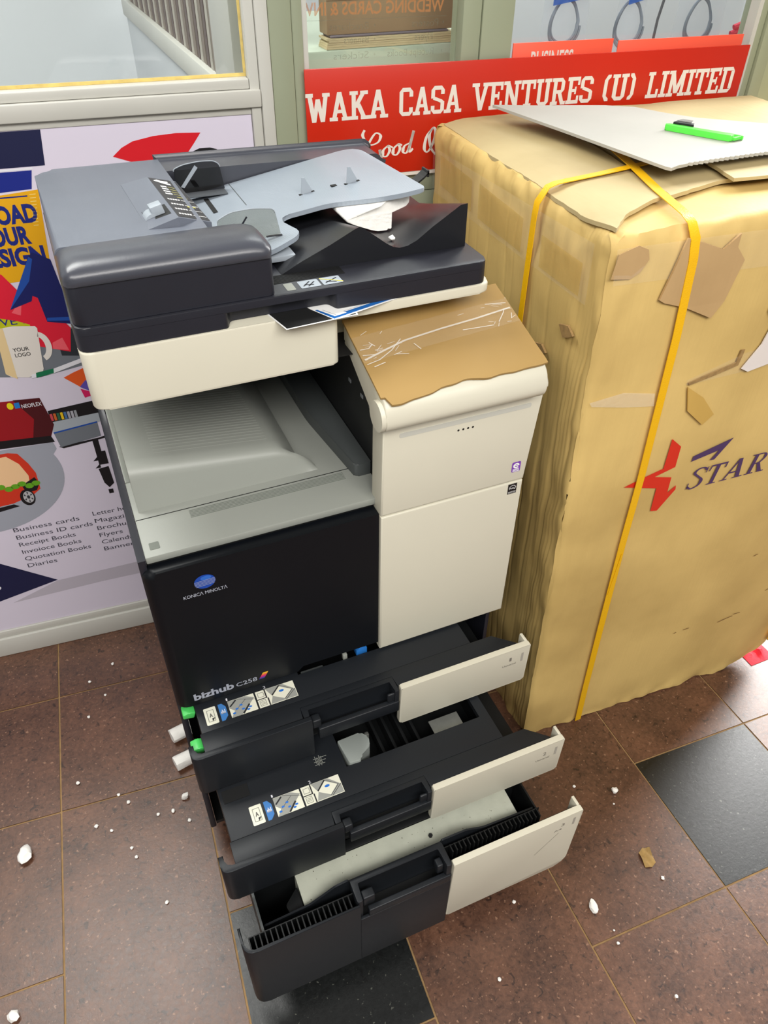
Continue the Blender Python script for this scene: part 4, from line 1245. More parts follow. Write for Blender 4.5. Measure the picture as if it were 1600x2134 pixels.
def deck_labels(parent, z, d, x0):
    pl = Plane((0, 0, z), (1, 0, 0), (0, 1, 0))
    y0, y1 = -d + 0.0590, -d + 0.0935
    cream = mat('label_cream', (224, 224, 206), 0.5)
    c1_ = polyo('label_card', pl, rpoly(R(x0, y0, x0 + 0.020, y1), 0.002), cream, parent)
    bl = polyo('label_blue', pl, [(x0 + 0.0245, y0), (x0 + 0.030, y0), (x0 + 0.0365, y0 + 0.008), (x0 + 0.0365, y1 - 0.008), (x0 + 0.031, y1), (x0 + 0.0245, y1)], ink('label_blue', (62, 120, 184)), parent)
    l1 = polyo('label_picture', pl, R(x0 + 0.041, y0, x0 + 0.086, y1), cream, parent)
    l2 = polyo('label_picture', pl, R(x0 + 0.089, y0, x0 + 0.156, y1), cream, parent)
    black = ink('print_black', (40, 40, 42))
    grey = ink('print_grey', (150, 152, 146))
    blue = ink('print_blue', (40, 110, 200))
    white = ink('white', (226, 226, 232))
    bm = BM()
    pg = [(x0 + .0045, y0 + .006), (x0 + .0155, y0 + .006), (x0 + .0155, y1 - .006), (x0 + .0045, y1 - .006)]
    for i in range(4):
        add_line(bm, pl, pg[i], pg[(i + 1) % 4], 0.0006, 0.0008)
    add_text(bm, pl, 'A', x0 + 0.0072, x0 + 0.0128, y0 + 0.0140, 0.008, 0.0008, 0.01)
    add_poly(bm, pl, [(x0 + .0105, y0 + .0055), (x0 + .016, y0 + .0125), (x0 + .0105, y0 + .0115)], 0.0008)
    obj('label_print', bm, black, c1_, smooth=False)
    bm = BM()
    for i in range(4):
        add_line(bm, pl, (x0 + .0275 + i * .002, y0 + .014), (x0 + .0275 + i * .002, y0 + .019 + (i % 2) * .003), 0.0012, 0.0008)
    add_line(bm, pl, (x0 + .0265, y0 + .0145), (x0 + .0345, y0 + .0145), 0.0014, 0.0008)
    obj('label_print', bm, white, bl, smooth=False)
    bm = BM()
    a, b = x0 + .041, y0
    for pg in ([(a + .0, b), (a + .018, b), (a + .045, b + .026), (a + .030, b + .034), (a + .0, b + .034), (a, b + .020), (a + .008, b + .012)],):
        add_poly(bm, pl, pg, 0.0006)
    a2 = x0 + .089
    add_poly(bm, pl, [(a2 + .020, b + .001), (a2 + .066, b + .001), (a2 + .066, b + .016), (a2 + .048, b + .034), (a2 + .018, b + .034), (a2 + .026, b + .016)], 0.0006)
    obj('label_shading', bm, grey, l1, smooth=False)
    bm = BM()
    add_poly(bm, pl, [(a2 + .026, b + .016), (a2 + .044, b + .004), (a2 + .060, b + .018), (a2 + .040, b + .032)], 0.0008)
    obj('label_paper', bm, cream, l2, smooth=False)
    bm = BM()
    for p, q, wd in (((a + .002, b + .022), (a + .014, b + .032), .0026), ((a + .020, b + .001), (a + .034, b + .016), .003), ((a + .016, b + .033), (a + .045, b + .022), .0006), ((a + .010, b + .012), (a + .030, b + .028), .0006)):
        add_line(bm, pl, p, q, wd, 0.0009)
    for p, q, wd in (((a2 + .026, b + .018), (a2 + .042, b + .033), .0024), ((a2 + .044, b + .003), (a2 + .062, b + .018), .0008), ((a2 + .046, b + .001), (a2 + .066, b + .017), .0008), ((a2 + .042, b + .033), (a2 + .061, b + .018), .0006), ((a2 + .018, b + .0), (a2 + .018, b + .016), .0022), ((a2 + .0, b + .017), (a2 + .017, b + .017), .0016), ((a2 + .016, b + .017), (a2 + .016, b + .034), .0022)):
        add_line(bm, pl, p, q, wd, 0.0009)
    for c_ in ((a2 + .003, b + .003, a2 + .013, b + .014), (a2 + .003, b + .021, a2 + .013, b + .030)):
        pg = R(*c_)
        for i in range(4):
            add_line(bm, pl, pg[i], pg[(i + 1) % 4], 0.0006, 0.0009)
    for i in range(3):
        add_line(bm, pl, (a2 + .0045, b + .006 + i * .0025), (a2 + .0115, b + .006 + i * .0025), .0006, 0.0009)
    obj('label_print', bm, black, l2, smooth=False)
    bm = BM()
    for cx_, cy_ in ((.006, .007), (.012, .014), (.022, .010), (.030, .006), (.020, .019), (.034, .010)):
        add_poly(bm, pl, circ(a + cx_, b + cy_, .0028, .0018, n=8), 0.0011)
    add_poly(bm, pl, circ(a2 + .043, b + .021, .0045, .0024, n=10), 0.0011)
    obj('label_arrows', bm, blue, l1, smooth=False)
    bm = BM()
    add_text(bm, pl, '1', a - 0.001, a + 0.0015, y1 + 0.002, 0.005, 0.0004)
    add_text(bm, pl, '2', a2 + .016, a2 + 0.020, y1 + 0.002, 0.005, 0.0004)
    obj('label_numbers', bm, white, parent, smooth=False)

def shallow_drawer(z0, z1, d, num, name_label, lx0, hole_x, ridge):
    dr = boxo('paper_drawer', M_INSIDE, PR, 0.030, 0.575, -d + 0.060, 0.52, z0 + 0.004, z0 + 0.010)
    dr['label'] = name_label
    fascia_left(z0, z1, d, 0.1985, 'black_fascia', dr, M_DECK)
    # strip between fascia and handle bar, handle bar, pocket
    zt = z1 - 0.004
    # deck in front: strip behind fascia, then label deck; both stop at the handle pocket
    bm = BM()
    add_prism(bm, [(0.0085, -d + 0.0102), (0.186, -d + 0.0102), (0.186, -d + 0.0575), (0.026, -d + 0.0262), (0.0085, -d + 0.0262)][:0] or [(0.0230, -d + 0.0102), (0.187, -d + 0.0102), (0.187, -d + 0.0350), (0.3565, -d + 0.0350), (0.3565, -d + 0.0115), (0.600, -d + 0.0115), (0.560, -d + 0.0480), (0.0230, -d + 0.0480)], zt - 0.010, zt, 'z', bev=0.001)
    obj('front_ledge', bm, M_DECK, dr)
    bm = BM()
    hx0, hx1 = hole_x
    yb = -d + 0.100
    add_prism(bm, [(0.026, -d + 0.0486), (0.518, -d + 0.0486), (0.518, 0.50), (hx1, 0.50), (hx1, yb), (hx0, yb), (hx0, 0.50), (0.026, 0.50)], zt - 0.012, zt - 0.001, 'z', bev=0.001)
    obj('label_deck', bm, M_DECK, dr)
    # side walls of the tray box
    for xa in (0.026, 0.512):
        boxo('tray_side', M_INSIDE, dr, xa, xa + 0.006, -d + 0.049, 0.50, z0 + 0.010, zt - 0.0125)
    boxo('tray_front_wall', M_INSIDE, dr, 0.033, 0.511, -d + 0.049, -d + 0.055, z0 + 0.0101, zt - 0.0125)
    # pocket
    bm = BM()
    add_prism(bm, rpoly([(0.188, -d + 0.0345), (0.188, -d + 0.006), (0.198, -d + 0.006), (0.198, -d + 0.026), (0.348, -d + 0.026), (0.348, -d + 0.002), (0.3562, -d + 0.002), (0.3562, -d + 0.0345)], 0.002, 2), z1 - 0.058, zt - 0.0002, 'z', bev=0.001)
    obj('handle_pocket', bm, M_DECK, dr)
    boxo('pocket_floor', M_INSIDE, dr, 0.1985, 0.3475, -d + 0.0105, -d + 0.0255, z1 - 0.058, z1 - 0.055)
    boxo('handle_bar', M_DECK, dr, 0.2090, 0.3562, -d, -d + 0.0102, z1 - 0.060, z1 - 0.033, 0.002, 3)
    for hx in (0.1995, 0.3355):
        boxo('handle_hook', M_DECK, dr, hx, hx + 0.016, -d + 0.004, -d + 0.0100 if hx > .3 else -d + 0.0200, z1 - 0.0325, z1 - 0.012, 0.003, 3)
    white_front(z0, z1, d, dr, num, 'Universal')
    deck_labels(dr, zt - 0.001, d, lx0)
    return dr

d1, d2, d3 = 0.1015, 0.2420, 0.3292
D1 = shallow_drawer(0.3870, 0.4870, d1, '1', 'top paper drawer', 0.038, (0.206, 0.500), 0)
D2 = shallow_drawer(0.2900, 0.3860, d2, '2', 'middle paper drawer', 0.066, (0.240, 0.500), 0)
# inside of the top drawer: blue guide and grey lever under the door
bm = BM()
add_prism(bm, rpoly([(0.318, 0.474), (0.338, 0.474), (0.338, 0.492), (0.326, 0.496), (0.318, 0.488)], 0.002), 0.004, 0.018, 'y', bev=0.001)
obj('blue_guide', bm, M_BLUEP, D1)
boxo('grey_tab', M_OUT, D1, 0.292, 0.300, 0.002, 0.010, 0.476, 0.490, 0.001)
boxo('grey_lever', M_OUT2, D1, 0.214, 0.256, 0.004, 0.012, 0.466, 0.472, 0.002)
# inside of the middle drawer: grey paper guide, label plate, rollers, rails
bm = BM()
add_prism(bm, rpoly([(0.242, -0.090), (0.286, -0.090), (0.297, -0.104), (0.292, -0.122), (0.270, -0.134), (0.268, -0.142), (0.247, -0.140)], 0.004, 3), 0.318, 0.386, 'z', bev=0.002)
gg = obj('paper_guide', bm, mat('guide_grey', (136, 142, 138), 0.45), D2)
boxo('label_plate', M_PLATE, D2, 0.418, 0.476, -0.136, -0.098, 0.352, 0.3535)
boxo('label_plate_support', M_INSIDE, D2, 0.420, 0.474, -0.134, -0.100, 0.3005, 0.3518)
for x_ in (0.322, 0.345, 0.368, 0.392):
    boxo('tray_rail', M_INSIDE, D2, x_, x_ + 0.006, -0.135, 0.10, 0.301, 0.330, 0.001)
boxo('steel_clip', M_PLATE, D2, 0.300, 0.308, -0.080, -0.072, 0.3005, 0.352, 0.002)
bm = BM()
add_tube(bm, [(0.332, -0.128, 0.3345), (0.342, -0.128, 0.3345)], 0.004, 10)
obj('screw', bm, M_PLATE, D2)
bm = BM()
D2P = Plane((0, 0, 0.3810), (1, 0, 0), (0, 1, 0))
for i in range(5):
    add_line(bm, D2P, (0.196 + i * 0.0024, -0.118 - (i % 2) * .004), (0.196 + i * 0.0024, -0.102 - (i % 3) * .003), 0.0009, 0.0006)
for i in range(3):
    add_line(bm, D2P, (0.192, -0.119 + i * 0.006), (0.210 + 0.003 * i, -0.119 + i * 0.006), 0.0009, 0.0006)
obj('size_scale_print', bm, M_OUT, D2, smooth=False)
boxo('slot_black', M_VOID, D2, 0.0315, 0.075, -0.128, -0.105, 0.3812, 0.3822)
# bottom drawer: open and deep ---------------------------------------------------------
z0, z1 = 0.0710, 0.2885
D3 = boxo('paper_drawer', M_INSIDE, PR, 0.036, 0.575, -d3 + 0.030, 0.52, 0.080, 0.086)
D3['label'] = 'deep bottom paper drawer'
fascia_left(z0, z1, d3, 0.1905, 'black_fascia', D3, M_DECK, 0.045, 0.005, 0.022)
boxo('lower_fascia', M_DECK, D3, 0.1908, 0.3562, -d3, -d3 + 0.006, z0, z1 - 0.052, 0.001)
boxo('fascia_foot', M_DECK, D3, 0.3565, 0.600, -d3 + 0.0115, -d3 + 0.020, z0, z1 - 0.020, 0.001)
bm = BM()
add_prism(bm, rpoly([(0.188, -d3 + 0.0440), (0.188, -d3 + 0.0055), (0.198, -d3 + 0.0055), (0.198, -d3 + 0.036), (0.346, -d3 + 0.036), (0.346, -d3 + 0.002), (0.3562, -d3 + 0.002), (0.3562, -d3 + 0.0440)], 0.003, 2), z1 - 0.070, z1 + 0.004, 'z', bev=0.001)
obj('handle_pocket', bm, M_DECK, D3)
boxo('pocket_floor', M_INSIDE, D3, 0.1985, 0.3455, -d3 + 0.0065, -d3 + 0.0355, z1 - 0.070, z1 - 0.066)
boxo('handle_bar', M_DECK, D3, 0.2060, 0.3562, -d3 - 0.0004, -d3 + 0.0098, z1 - 0.0515, z1 - 0.030, 0.002, 3)
for hx, wd in ((0.1990, 0.022), (0.3330, 0.0125)):
    boxo('handle_hook', M_DECK, D3, hx, hx + wd, -d3 + 0.010, -d3 + 0.026, z1 - 0.030, z1 - 0.004, 0.003, 3)
white_front(0.0920, z1, d3, D3, '3', 'A4', 0.022)
bm = BM()
add_line(bm, Plane((0, -d3, 0), (1, 0, 0), (0, 0, 1)), (0.530, 0.186), (0.573, 0.237), 0.0007, 0.0004)
obj('scratch', bm, ink('faded_grey', (120, 116, 108)), D3, smooth=False)
# stiffening ribs behind the fascia, each a fin
for i in range(20):
    x_ = 0.012 + i * 0.0087
    boxo('rib', M_INSIDE, D3, x_, x_ + 0.002, -d3 + 0.0053, -d3 + 0.026, 0.12, z1 - 0.004)
for i in range(22):
    x_ = 0.366 + i * 0.0082
    boxo('rib', M_INSIDE, D3, x_, x_ + 0.002, -d3 + 0.0205, -d3 + 0.034, 0.13, z1 + 0.004 if x_ < .5 else z1 - 0.001)
boxo('rib_back_plate', M_INSIDE, D3, 0.012, 0.187, -d3 + 0.0263, -d3 + 0.028, 0.09, z1 - 0.006)
boxo('rib_back_plate', M_INSIDE, D3, 0.3565, 0.545, -d3 + 0.0343, -d3 + 0.036, 0.09, z1 - 0.002)
for xa in (0.036, 0.545):
    boxo('tray_side', M_INSIDE, D3, xa, xa + 0.003, -d3 + 0.031, 0.50, 0.0865, 0.270)
boxo('tray_side_edge', M_OUT2, D3, 0.0356, 0.0395, -d3 + 0.031, 0.50, 0.2702, 0.2715)
# steel lift plate with a bent front edge
bm = BM()
add_grid(bm, 40, 8, lambda u, v: Vector((0.112 + 0.408 * u, -0.2785 + 0.058 * v, 0.246 + 0.004 * v)))
add_grid(bm, 40, 2, lambda u, v: Vector((0.112 + 0.408 * u, -0.2785 - 0.001 * v, 0.246 - 0.03 * v)))
add_grid(bm, 2, 8, lambda u, v: Vector((0.112 - 0.001 * u, -0.2785 + 0.058 * v, 0.246 + 0.004 * v - 0.06 * u)))
lp = obj('lift_plate', bm, M_METAL, D3, recalc=False)
sp_ = BM()
for i in range(90):
    x_ = 0.118 + 0.395 * random.random()
    y_ = -0.277 + 0.05 * random.random() ** 2.6
    r_ = random.uniform(0.0003, 0.0009)
    add_poly(sp_, Plane((0, 0, 0), (1, 0, 0), (0, 1, 0)), circ(x_, y_, r_, r_ * random.uniform(.6, 1.6), n=6), 0.246 + 0.004 * (y_ + 0.2785) / 0.058 + 0.0004)
so = obj('dirt_specks', sp_, mat('dirt', (70, 66, 52), 0.8), lp, smooth=False, recalc=False)
so['kind'] = 'stuff'
boxo('plate_edge', mat('yellowed_edge', (196, 190, 130), 0.5), lp, 0.120, 0.46, -0.2815, -0.2795, 0.243, 0.2468)
bm = BM()
add_tube(bm, [(0.355, -0.250, 0.2485), (0.355, -0.250, 0.2515)], 0.004, 6)
obj('bolt', bm, M_VOID, lp)
bm = BM()
add_prism(bm, rpoly([(0.084, -0.262), (0.110, -0.240), (0.110, -0.285), (0.088, -0.285)], 0.002), 0.10, 0.244, 'z', bev=0.001)
obj('side_stop', bm, M_INSIDE, D3)
boxo('rear_step', M_INSIDE, D3, 0.040, 0.544, -0.2195, -0.20, 0.0865, 0.2520, 0.001)
boxo('rear_deck', M_INSIDE, D3, 0.040, 0.544, -0.1995, 0.20, 0.0865, 0.2440, 0.001)
bm = BM()
add_prism(bm, rpoly([(0.040, 0.10), (0.5445, 0.10), (0.5445, 0.268), (0.440, 0.276), (0.405, 0.2925), (0.357, 0.2935), (0.357, 0.286), (0.187, 0.286), (0.187, 0.2915), (0.165, 0.2885), (0.120, 0.262), (0.040, 0.255)], 0.004, 3), -d3 + 0.0446, -d3 + 0.0480, 'y')
obj('inner_front_wall', bm, M_DECK, D3)
# ------------------------------------------------------------------ things on the printer
def sheet_thing(name, label, cat, poly, z, th, m, group=None):
    bm = BM()
    add_prism(bm, poly, z, z + th, 'z')
    return tag(obj(name, bm, m, None, smooth=False), label, cat, group)
# papers caught between the lid and the glass
pb = thing('printed_sheet', 'black sheet with a white border sticking out from under the lid', 'paper', (0.27, 0.1, 1.113))
bm = BM()
add_prism(bm, [(0.246, 0.037), (0.345, 0.043), (0.352, 0.10), (0.233, 0.10)], 1.11290, 1.11305, 'z')
obj('sheet', bm, M_PAPER, pb, smooth=False)
bm = BM()
add_prism(bm, [(0.2475, 0.0395), (0.343, 0.0452), (0.349, 0.10), (0.2355, 0.10)], 1.11306, 1.11312, 'z')
obj('black_print', bm, M_VOID, pb, smooth=False)
pw = thing('printed_sheet', 'white sheet with a blue border sticking out beside the black one', 'paper', (0.35, 0.1, 1.1132))
bm = BM()
add_prism(bm, [(0.312, 0.040), (0.440, 0.075), (0.44, 0.10), (0.285, 0.10), (0.293, 0.078)], 1.11315, 1.11325, 'z')
obj('sheet', bm, M_PAPER, pw, smooth=False)
bm = BM()
add_prism(bm, [(0.3122, 0.0430), (0.420, 0.0728), (0.405, 0.0765), (0.330, 0.0565), (0.3335, 0.0535), (0.315, 0.0492), (0.300, 0.075), (0.2965, 0.0745)], 1.11326, 1.11330, 'z')
obj('blue_border', bm, ink('border_blue', (20, 96, 172)), pw, smooth=False)
bm = BM()
add_line(bm, Plane((0, 0, 1.1133), (1, 0, 0), (0, 1, 0)), (0.330, 0.0585), (0.395, 0.076), 0.0006, 0.0001)
add_line(bm, Plane((0, 0, 1.1133), (1, 0, 0), (0, 1, 0)), (0.318, 0.0520), (0.306, 0.072), 0.0006, 0.0001)
obj('print_lines', bm, ink('mid_grey', (112, 118, 126)), pw, smooth=False)
# foam wedge under the input tray
bm = BM()
fp = [(0.390, 1.1735), (0.404, 1.1675), (0.425, 1.1585), (0.440, 1.1540), (0.455, 1.1545), (0.462, 1.1580), (0.470, 1.1665), (0.492, 1.1745), (0.500, 1.1780), (0.502, 1.1905), (0.497, 1.1970), (0.470, 1.1925), (0.440, 1.1878), (0.410, 1.1830), (0.390, 1.1795)]
fp = rpoly(fp, 0.003, 2)
A, B = add_prism(bm, fp, 0.200, 0.325, 'y', bev=0.002)
for v in bm.verts:
    v.co.y += 0.004 * noise.noise(v.co * 60) + 0.028 * min(1, max(0, (v.co.x - 0.460) / 0.010))
tag(obj('foam_block', bm, M_FOAM), 'white foam block wedged under the grey document tray', 'foam')

def crumb(loc, r, label, grp, flat=0.7, ax=1.0):
    bm = BM()
    bmesh.ops.create_icosphere(bm, subdivisions=2, radius=r)
    sd = Vector((loc[0] * 37, loc[1] * 53, r * 999))
    for v in bm.verts:
        k = 1 + 0.38 * noise.noise(v.co / r * 1.3 + sd)
        v.co *= k
        v.co.z *= flat
        v.co.x *= ax
    lo = min(v.co.z for v in bm.verts)
    an = random.random() * 6.28
    rot = Matrix.Rotation(an, 4, 'Z')
    for v in bm.verts:
        v.co.z -= lo
        v.co = rot @ v.co
    o = obj('foam_crumb', bm, M_FOAM, None)
    o.location = loc
    return tag(o, label, 'foam crumb', grp)
crumb((0.4425, 0.160, 1.1545), 0.0045, 'tiny white foam crumb lying in the hollow of the black exit tray', None)

# kraft board laid over the control panel, fixed with clear tape
def PT(x, y, h=0.0):
    """point on the sloping top of the control panel"""
    z = 1.017 + (y + 0.033) * (0.050 / 0.152)
    yy = max(-0.028, y)
    if y < -0.018:
        z -= (y + 0.018) ** 2 * 14
    return Vector((x, y - 0.31 * h, z + 0.95 * h))
cc = thing('cardboard_cover', 'kraft cardboard piece taped over the tilted control panel', 'cardboard', (0.475, 0.04, 1.04))
bm = BM()
N_ = 44
def edge_y(u):
    return -0.030 - 0.006 * math.sin(u * 9 + 0.5) * (1 - u) - 0.004 * noise.noise(Vector((u * 9, 3, 1))) + (0.010 if u < 0.03 else 0) + 0.006 * u
def cardf(u, v, h):
    x = 0.3490 + (0.6035 - 0.3490) * u + 0.0025 * (1 - v) * u
    y = edge_y(u) + (0.1175 + 0.016 * u - edge_y(u)) * v
    return PT(x, y, h)
V0 = add_grid(bm, N_, 24, lambda u, v: cardf(u, v, 0.0012))
V1 = add_grid(bm, N_, 24, lambda u, v: cardf(u, v, 0.0046) + Vector((0, 0, 0.0006 * noise.noise(Vector((u * 6, v * 6, 0))))))
def stitch(P, Q):
    for i in range(len(P) - 1):
        bm.faces.new((P[i], P[i + 1], Q[i + 1], Q[i]))
stitch([r[0] for r in V0], [r[0] for r in V1])
stitch([r[-1] for r in V0], [r[-1] for r in V1])
stitch(V0[0], V1[0])
stitch(V0[-1], V1[-1])
obj('board', bm, M_CARDX, cc)
def ribbon(bm, pts, wd, side, up_, lift=0.0):
    """flat band through 3d points; side(i) and up vectors give its lie"""
    L = []
    for p, s_ in zip(pts, side):
        L.append((bm.verts.new(Vector(p) + Vector(s_) * wd / 2), bm.verts.new(Vector(p) - Vector(s_) * wd / 2)))
    for i in range(len(L) - 1):
        bm.faces.new((L[i][0], L[i][1], L[i + 1][1], L[i + 1][0]))
bm = BM()
add_grid(bm, 40, 8, lambda u, v: cardf(0.0 + u, 0, 0) * 0 + PT(0.3495 + 0.2545 * u, 0.036 + 0.020 * u + 0.046 * v, 0.0052 + 0.0010 * abs(noise.noise(Vector((u * 16, v * 5, 2))))))
obj('clear_tape', bm, tape_mat('thin_clear_tape', 0.05, (250, 246, 236), 0.08), cc)
bm = BM()
pen_pts = [(0.352, 0.040), (0.385, 0.050), (0.42, 0.060), (0.48, 0.068), (0.54, 0.074), (0.600, 0.082)]
def crease_glint(pts, wd):  # thin white strip painted as a highlight along a tape wrinkle
    for i in range(len(pts) - 1):
        a, b = PT(*pts[i], 0.0068), PT(*pts[i + 1], 0.0068)
        d = (b - a).normalized()
        n_ = d.cross(Vector((0, -0.31, 0.95))).normalized() * wd / 2
        bm.faces.new([bm.verts.new(q) for q in (a + n_, a - n_, b - n_, b + n_)])
crease_glint(pen_pts, 0.0028)
for a_ in ([(0.352, 0.032), (0.372, 0.036), (0.395, 0.048), (0.415, 0.064)], [(0.352, 0.058), (0.365, 0.058), (0.372, 0.064)], [(0.352, 0.048), (0.37, 0.046)], [(0.375, 0.060), (0.369, 0.068)], [(0.57, 0.060), (0.585, 0.075), (0.590, 0.082)], [(0.592, 0.062), (0.597, 0.072)], [(0.565, 0.096), (0.598, 0.092)], [(0.36, 0.026), (0.378, 0.030)], [(0.43, 0.052), (0.436, 0.04)], [(0.51, 0.058), (0.56, 0.056)]):
    crease_glint(a_, 0.0014)
rs = random.Random(4)
for i in range(26):
    u_ = rs.choice((rs.uniform(0, .22), rs.uniform(.8, 1), rs.random()))
    x_, y_ = 0.351 + 0.250 * u_, 0.034 + 0.020 * u_ + 0.048 * rs.random()
    l_, an_ = rs.uniform(0.006, 0.02), rs.uniform(-.5, 1.2)
    crease_glint([(x_, y_), (min(.603, x_ + l_ * math.cos(an_)), y_ + l_ * math.sin(an_) * .7)], rs.uniform(.0004, .001))
obj('tape_crease_glints', bm, M_TAPEGLINT, cc, recalc=False)

# ------------------------------------------------------------------ big strapped carton
BX = thing('strapped_carton', 'large worn kraft carton bound with yellow straps, printed with a red star', 'box', (1.07, 0.26, 0.0))
bot = [Vector((0.728, -0.012)), Vector((1.425, -0.045)), Vector((1.455, 0.530)), Vector((0.752, 0.572))]
top = [Vector((0.687, -0.018)), Vector((1.400, -0.050)), Vector((1.430, 0.530)), Vector((0.712, 0.588))]
ZT = 1.186
def side_pt(k, u, z):
    t = z / ZT
    a = bot[k].lerp(top[k], t)
    b = bot[(k + 1) % 4].lerp(top[(k + 1) % 4], t)
    return a.lerp(b, u)
def carton_pt(k, u, z, disp=True):
    q = side_pt(k, u, z)
    t = z / ZT
    c = sum(bot, Vector((0, 0))) / 4
    a, b = bot[k].lerp(top[k], t), bot[(k + 1) % 4].lerp(top[(k + 1) % 4], t)
    d = (b - a).normalized()
    n = Vector((d.y, -d.x))
    L = (b - a).length
    e = min(u, 1 - u) * L
    r = 0.016
    off = 0.0
    if e < r:                                     # rounded upright edges
        off -= r * 0.45 * (1 - e / r) ** 2
    if disp:
        edge = math.exp(-e / 0.05) + math.exp(-z / 0.04) + math.exp(-(ZT - z) / 0.06)
        p3 = Vector((q.x, q.y, z))
        amp = 0.0008 + 0.0065 * min(1, edge)
        if k == 3:
            amp += 0.0020
        off += amp * noise.noise(p3 * 14) + amp * 0.5 * noise.noise(p3 * 42)
        if k == 3:                                # buckled flutes and upright creases on the left side
            y_ = q.y + 0.004 * noise.noise(Vector((z * 3, q.y * 8, 2)))
            near = max(0.0, 1 - (y_ + 0.02) / 0.13)
            off += 0.0011 * near * math.sin(y_ * 2 * math.pi / 0.0095) * (0.6 + 0.6 * noise.noise(Vector((z * 5, y_ * 30, 4))))
            off -= 0.0035 * max(0.0, 1 - abs(noise.noise(Vector((y_ * 22, z * 0.6, 7)))) * 16) * (0.5 + 0.5 * noise.noise(Vector((y_ * 9, z * 2, 1))))
        if k == 0:
            x_ = q.x + 0.003 * noise.noise(Vector((z * 3, q.x * 8, 3)))
            near = max(0.0, 1 - (x_ - 0.69 - 0.04 * (1 - t)) / 0.05)
            off += 0.0010 * near * math.sin(x_ * 2 * math.pi / 0.0085)
        if z > ZT - 0.024:
            off -= 0.010 * ((z - ZT + 0.024) / 0.024) ** 2
    return q + n * off
bm = BM()
zs = [0, .004, .012, .025, .045, .07, .1] + [0.1 + 0.95 * i / 34 for i in range(1, 35)] + [1.075, 1.095, 1.115, 1.13, 1.145, 1.157, 1.167, 1.175, 1.181, ZT]
nseg = {0: 110, 1: 10, 2: 10, 3: 190}
def us(n):
    out = [0, .006, .013, .022, .034]
    m_ = n
    out += [0.034 + (0.932) * i / m_ for i in range(1, m_)]
    return out + [.966, .978, .987, .994]
ringp = [(k, u) for k in range(4) for u in us(nseg[k])]
def bottom_lift(x, y, z):
    f = 0.0
    if x > 1.33:
        f += 0.075 * ((x - 1.33) / 0.095) ** 1.6 * max(0, 1 - z / 0.25)
    f += max(0, 0.006 * (0.5 + noise.noise(Vector((x * 20, y * 20, 0))))) * max(0, 1 - z / 0.03) if x > 0.80 else 0
    return f
RG = []
for z in zs:
    row = []
    for k, u in ringp:
        q = carton_pt(k, u, z)
        row.append(bm.verts.new((q.x, q.y, z + bottom_lift(q.x, q.y, z))))
    RG.append(row)
n = len(ringp)
for i in range(len(zs) - 1):
    for j in range(n):
        bm.faces.new((RG[i][j], RG[i][(j + 1) % n], RG[i + 1][(j + 1) % n], RG[i + 1][j]))
bm.faces.new(RG[0][::-1])
cen = sum(top, Vector((0, 0))) / 4
prev = RG[-1]
for s_ in (0.95, 0.85, 0.7, 0.5, 0.25):
    row = []
    for v in RG[-1]:
        x, y = cen.x + (v.co.x - cen.x) * s_, cen.y + (v.co.y - cen.y) * s_
        row.append(bm.verts.new((x, y, ZT + 0.004 * noise.noise(Vector((x * 7, y * 7, 5))) - 0.004 * (1 - s_))))
    for j in range(n):
        bm.faces.new((prev[j], prev[(j + 1) % n], row[(j + 1) % n], row[j]))
    prev = row
bm.faces.new(prev)
obj('carton_body', bm, M_CARD, BX, angle=60)
# top flaps
def flap(name, poly, z, th, seed, m=M_CARDTOP, amp=0.003, parent=BX, tilt=None):
    # thin board sheet; tilt bends it down where it runs into the carton's fold
    bm = BM()
    pts = [Vector(p) for p in poly]
    # densify the outline, jitter it a little (torn edge), then fill as a fan grid towards the centre
    out = []
    for i in range(len(pts)):
        a, b = pts[i], pts[(i + 1) % len(pts)]
        m_ = max(1, int((b - a).length / 0.012))
        for q in range(m_):
            p = a.lerp(b, q / m_)
            out.append(p + Vector((noise.noise(Vector((p.x * 55, p.y * 55, seed))), noise.noise(Vector((p.x * 55, p.y * 55, seed + 9))))) * 0.0022)
    c = sum(out, Vector((0, 0))) / len(out)
    def zz(p):
        return z + amp * noise.noise(Vector((p.x * 9, p.y * 9, seed))) + (tilt(p) if tilt else 0)
    layers = []
    for h in (0, th):
        rows = []
        for s_ in (1.0, 0.93, 0.8, 0.6, 0.35, 0.12):
            rows.append([bm.verts.new((c.x + (p.x - c.x) * s_, c.y + (p.y - c.y) * s_, zz(c + (p - c) * s_) + h)) for p in out])
        N = len(out)
        for r in range(len(rows) - 1):
            for j in range(N):
                bm.faces.new((rows[r][j], rows[r][(j + 1) % N], rows[r + 1][(j + 1) % N], rows[r + 1][j]))
        bm.faces.new(rows[-1])
        layers.append(rows[0])
    for j in range(len(out)):
        bm.faces.new((layers[0][j], layers[0][(j + 1) % len(out)], layers[1][(j + 1) % len(out)], layers[1][j]))
    return obj(name, bm, m, parent, angle=50)
flap('top_flap', [(0.692, -0.010), (0.735, 0.030), (0.782, 0.052), (0.835, 0.074), (0.870, 0.20), (0.905, 0.40), (0.915, 0.565), (0.728, 0.572), (0.712, 0.30)], ZT + 0.0035, 0.006, 3, amp=0.0030, tilt=lambda p: -0.0085 * max(0, 1 - (p.x - 0.700 - 0.04 * p.y) / 0.05) ** 1.5 * min(1, max(0, (p.y + 0.0) / 0.06)))
flap('top_flap', [(0.845, 0.070), (0.96, 0.100), (1.39, 0.080), (1.42, 0.52), (0.925, 0.56), (0.91, 0.38), (0.880, 0.20)], ZT + 0.0035, 0.006, 13, amp=0.0022)
flap('loose_flap', [(0.965, 0.075), (1.38, 0.040), (1.40, 0.30), (1.02, 0.30)], ZT + 0.0140, 0.005, 23, m=M_CARDTOP, amp=0.0015)

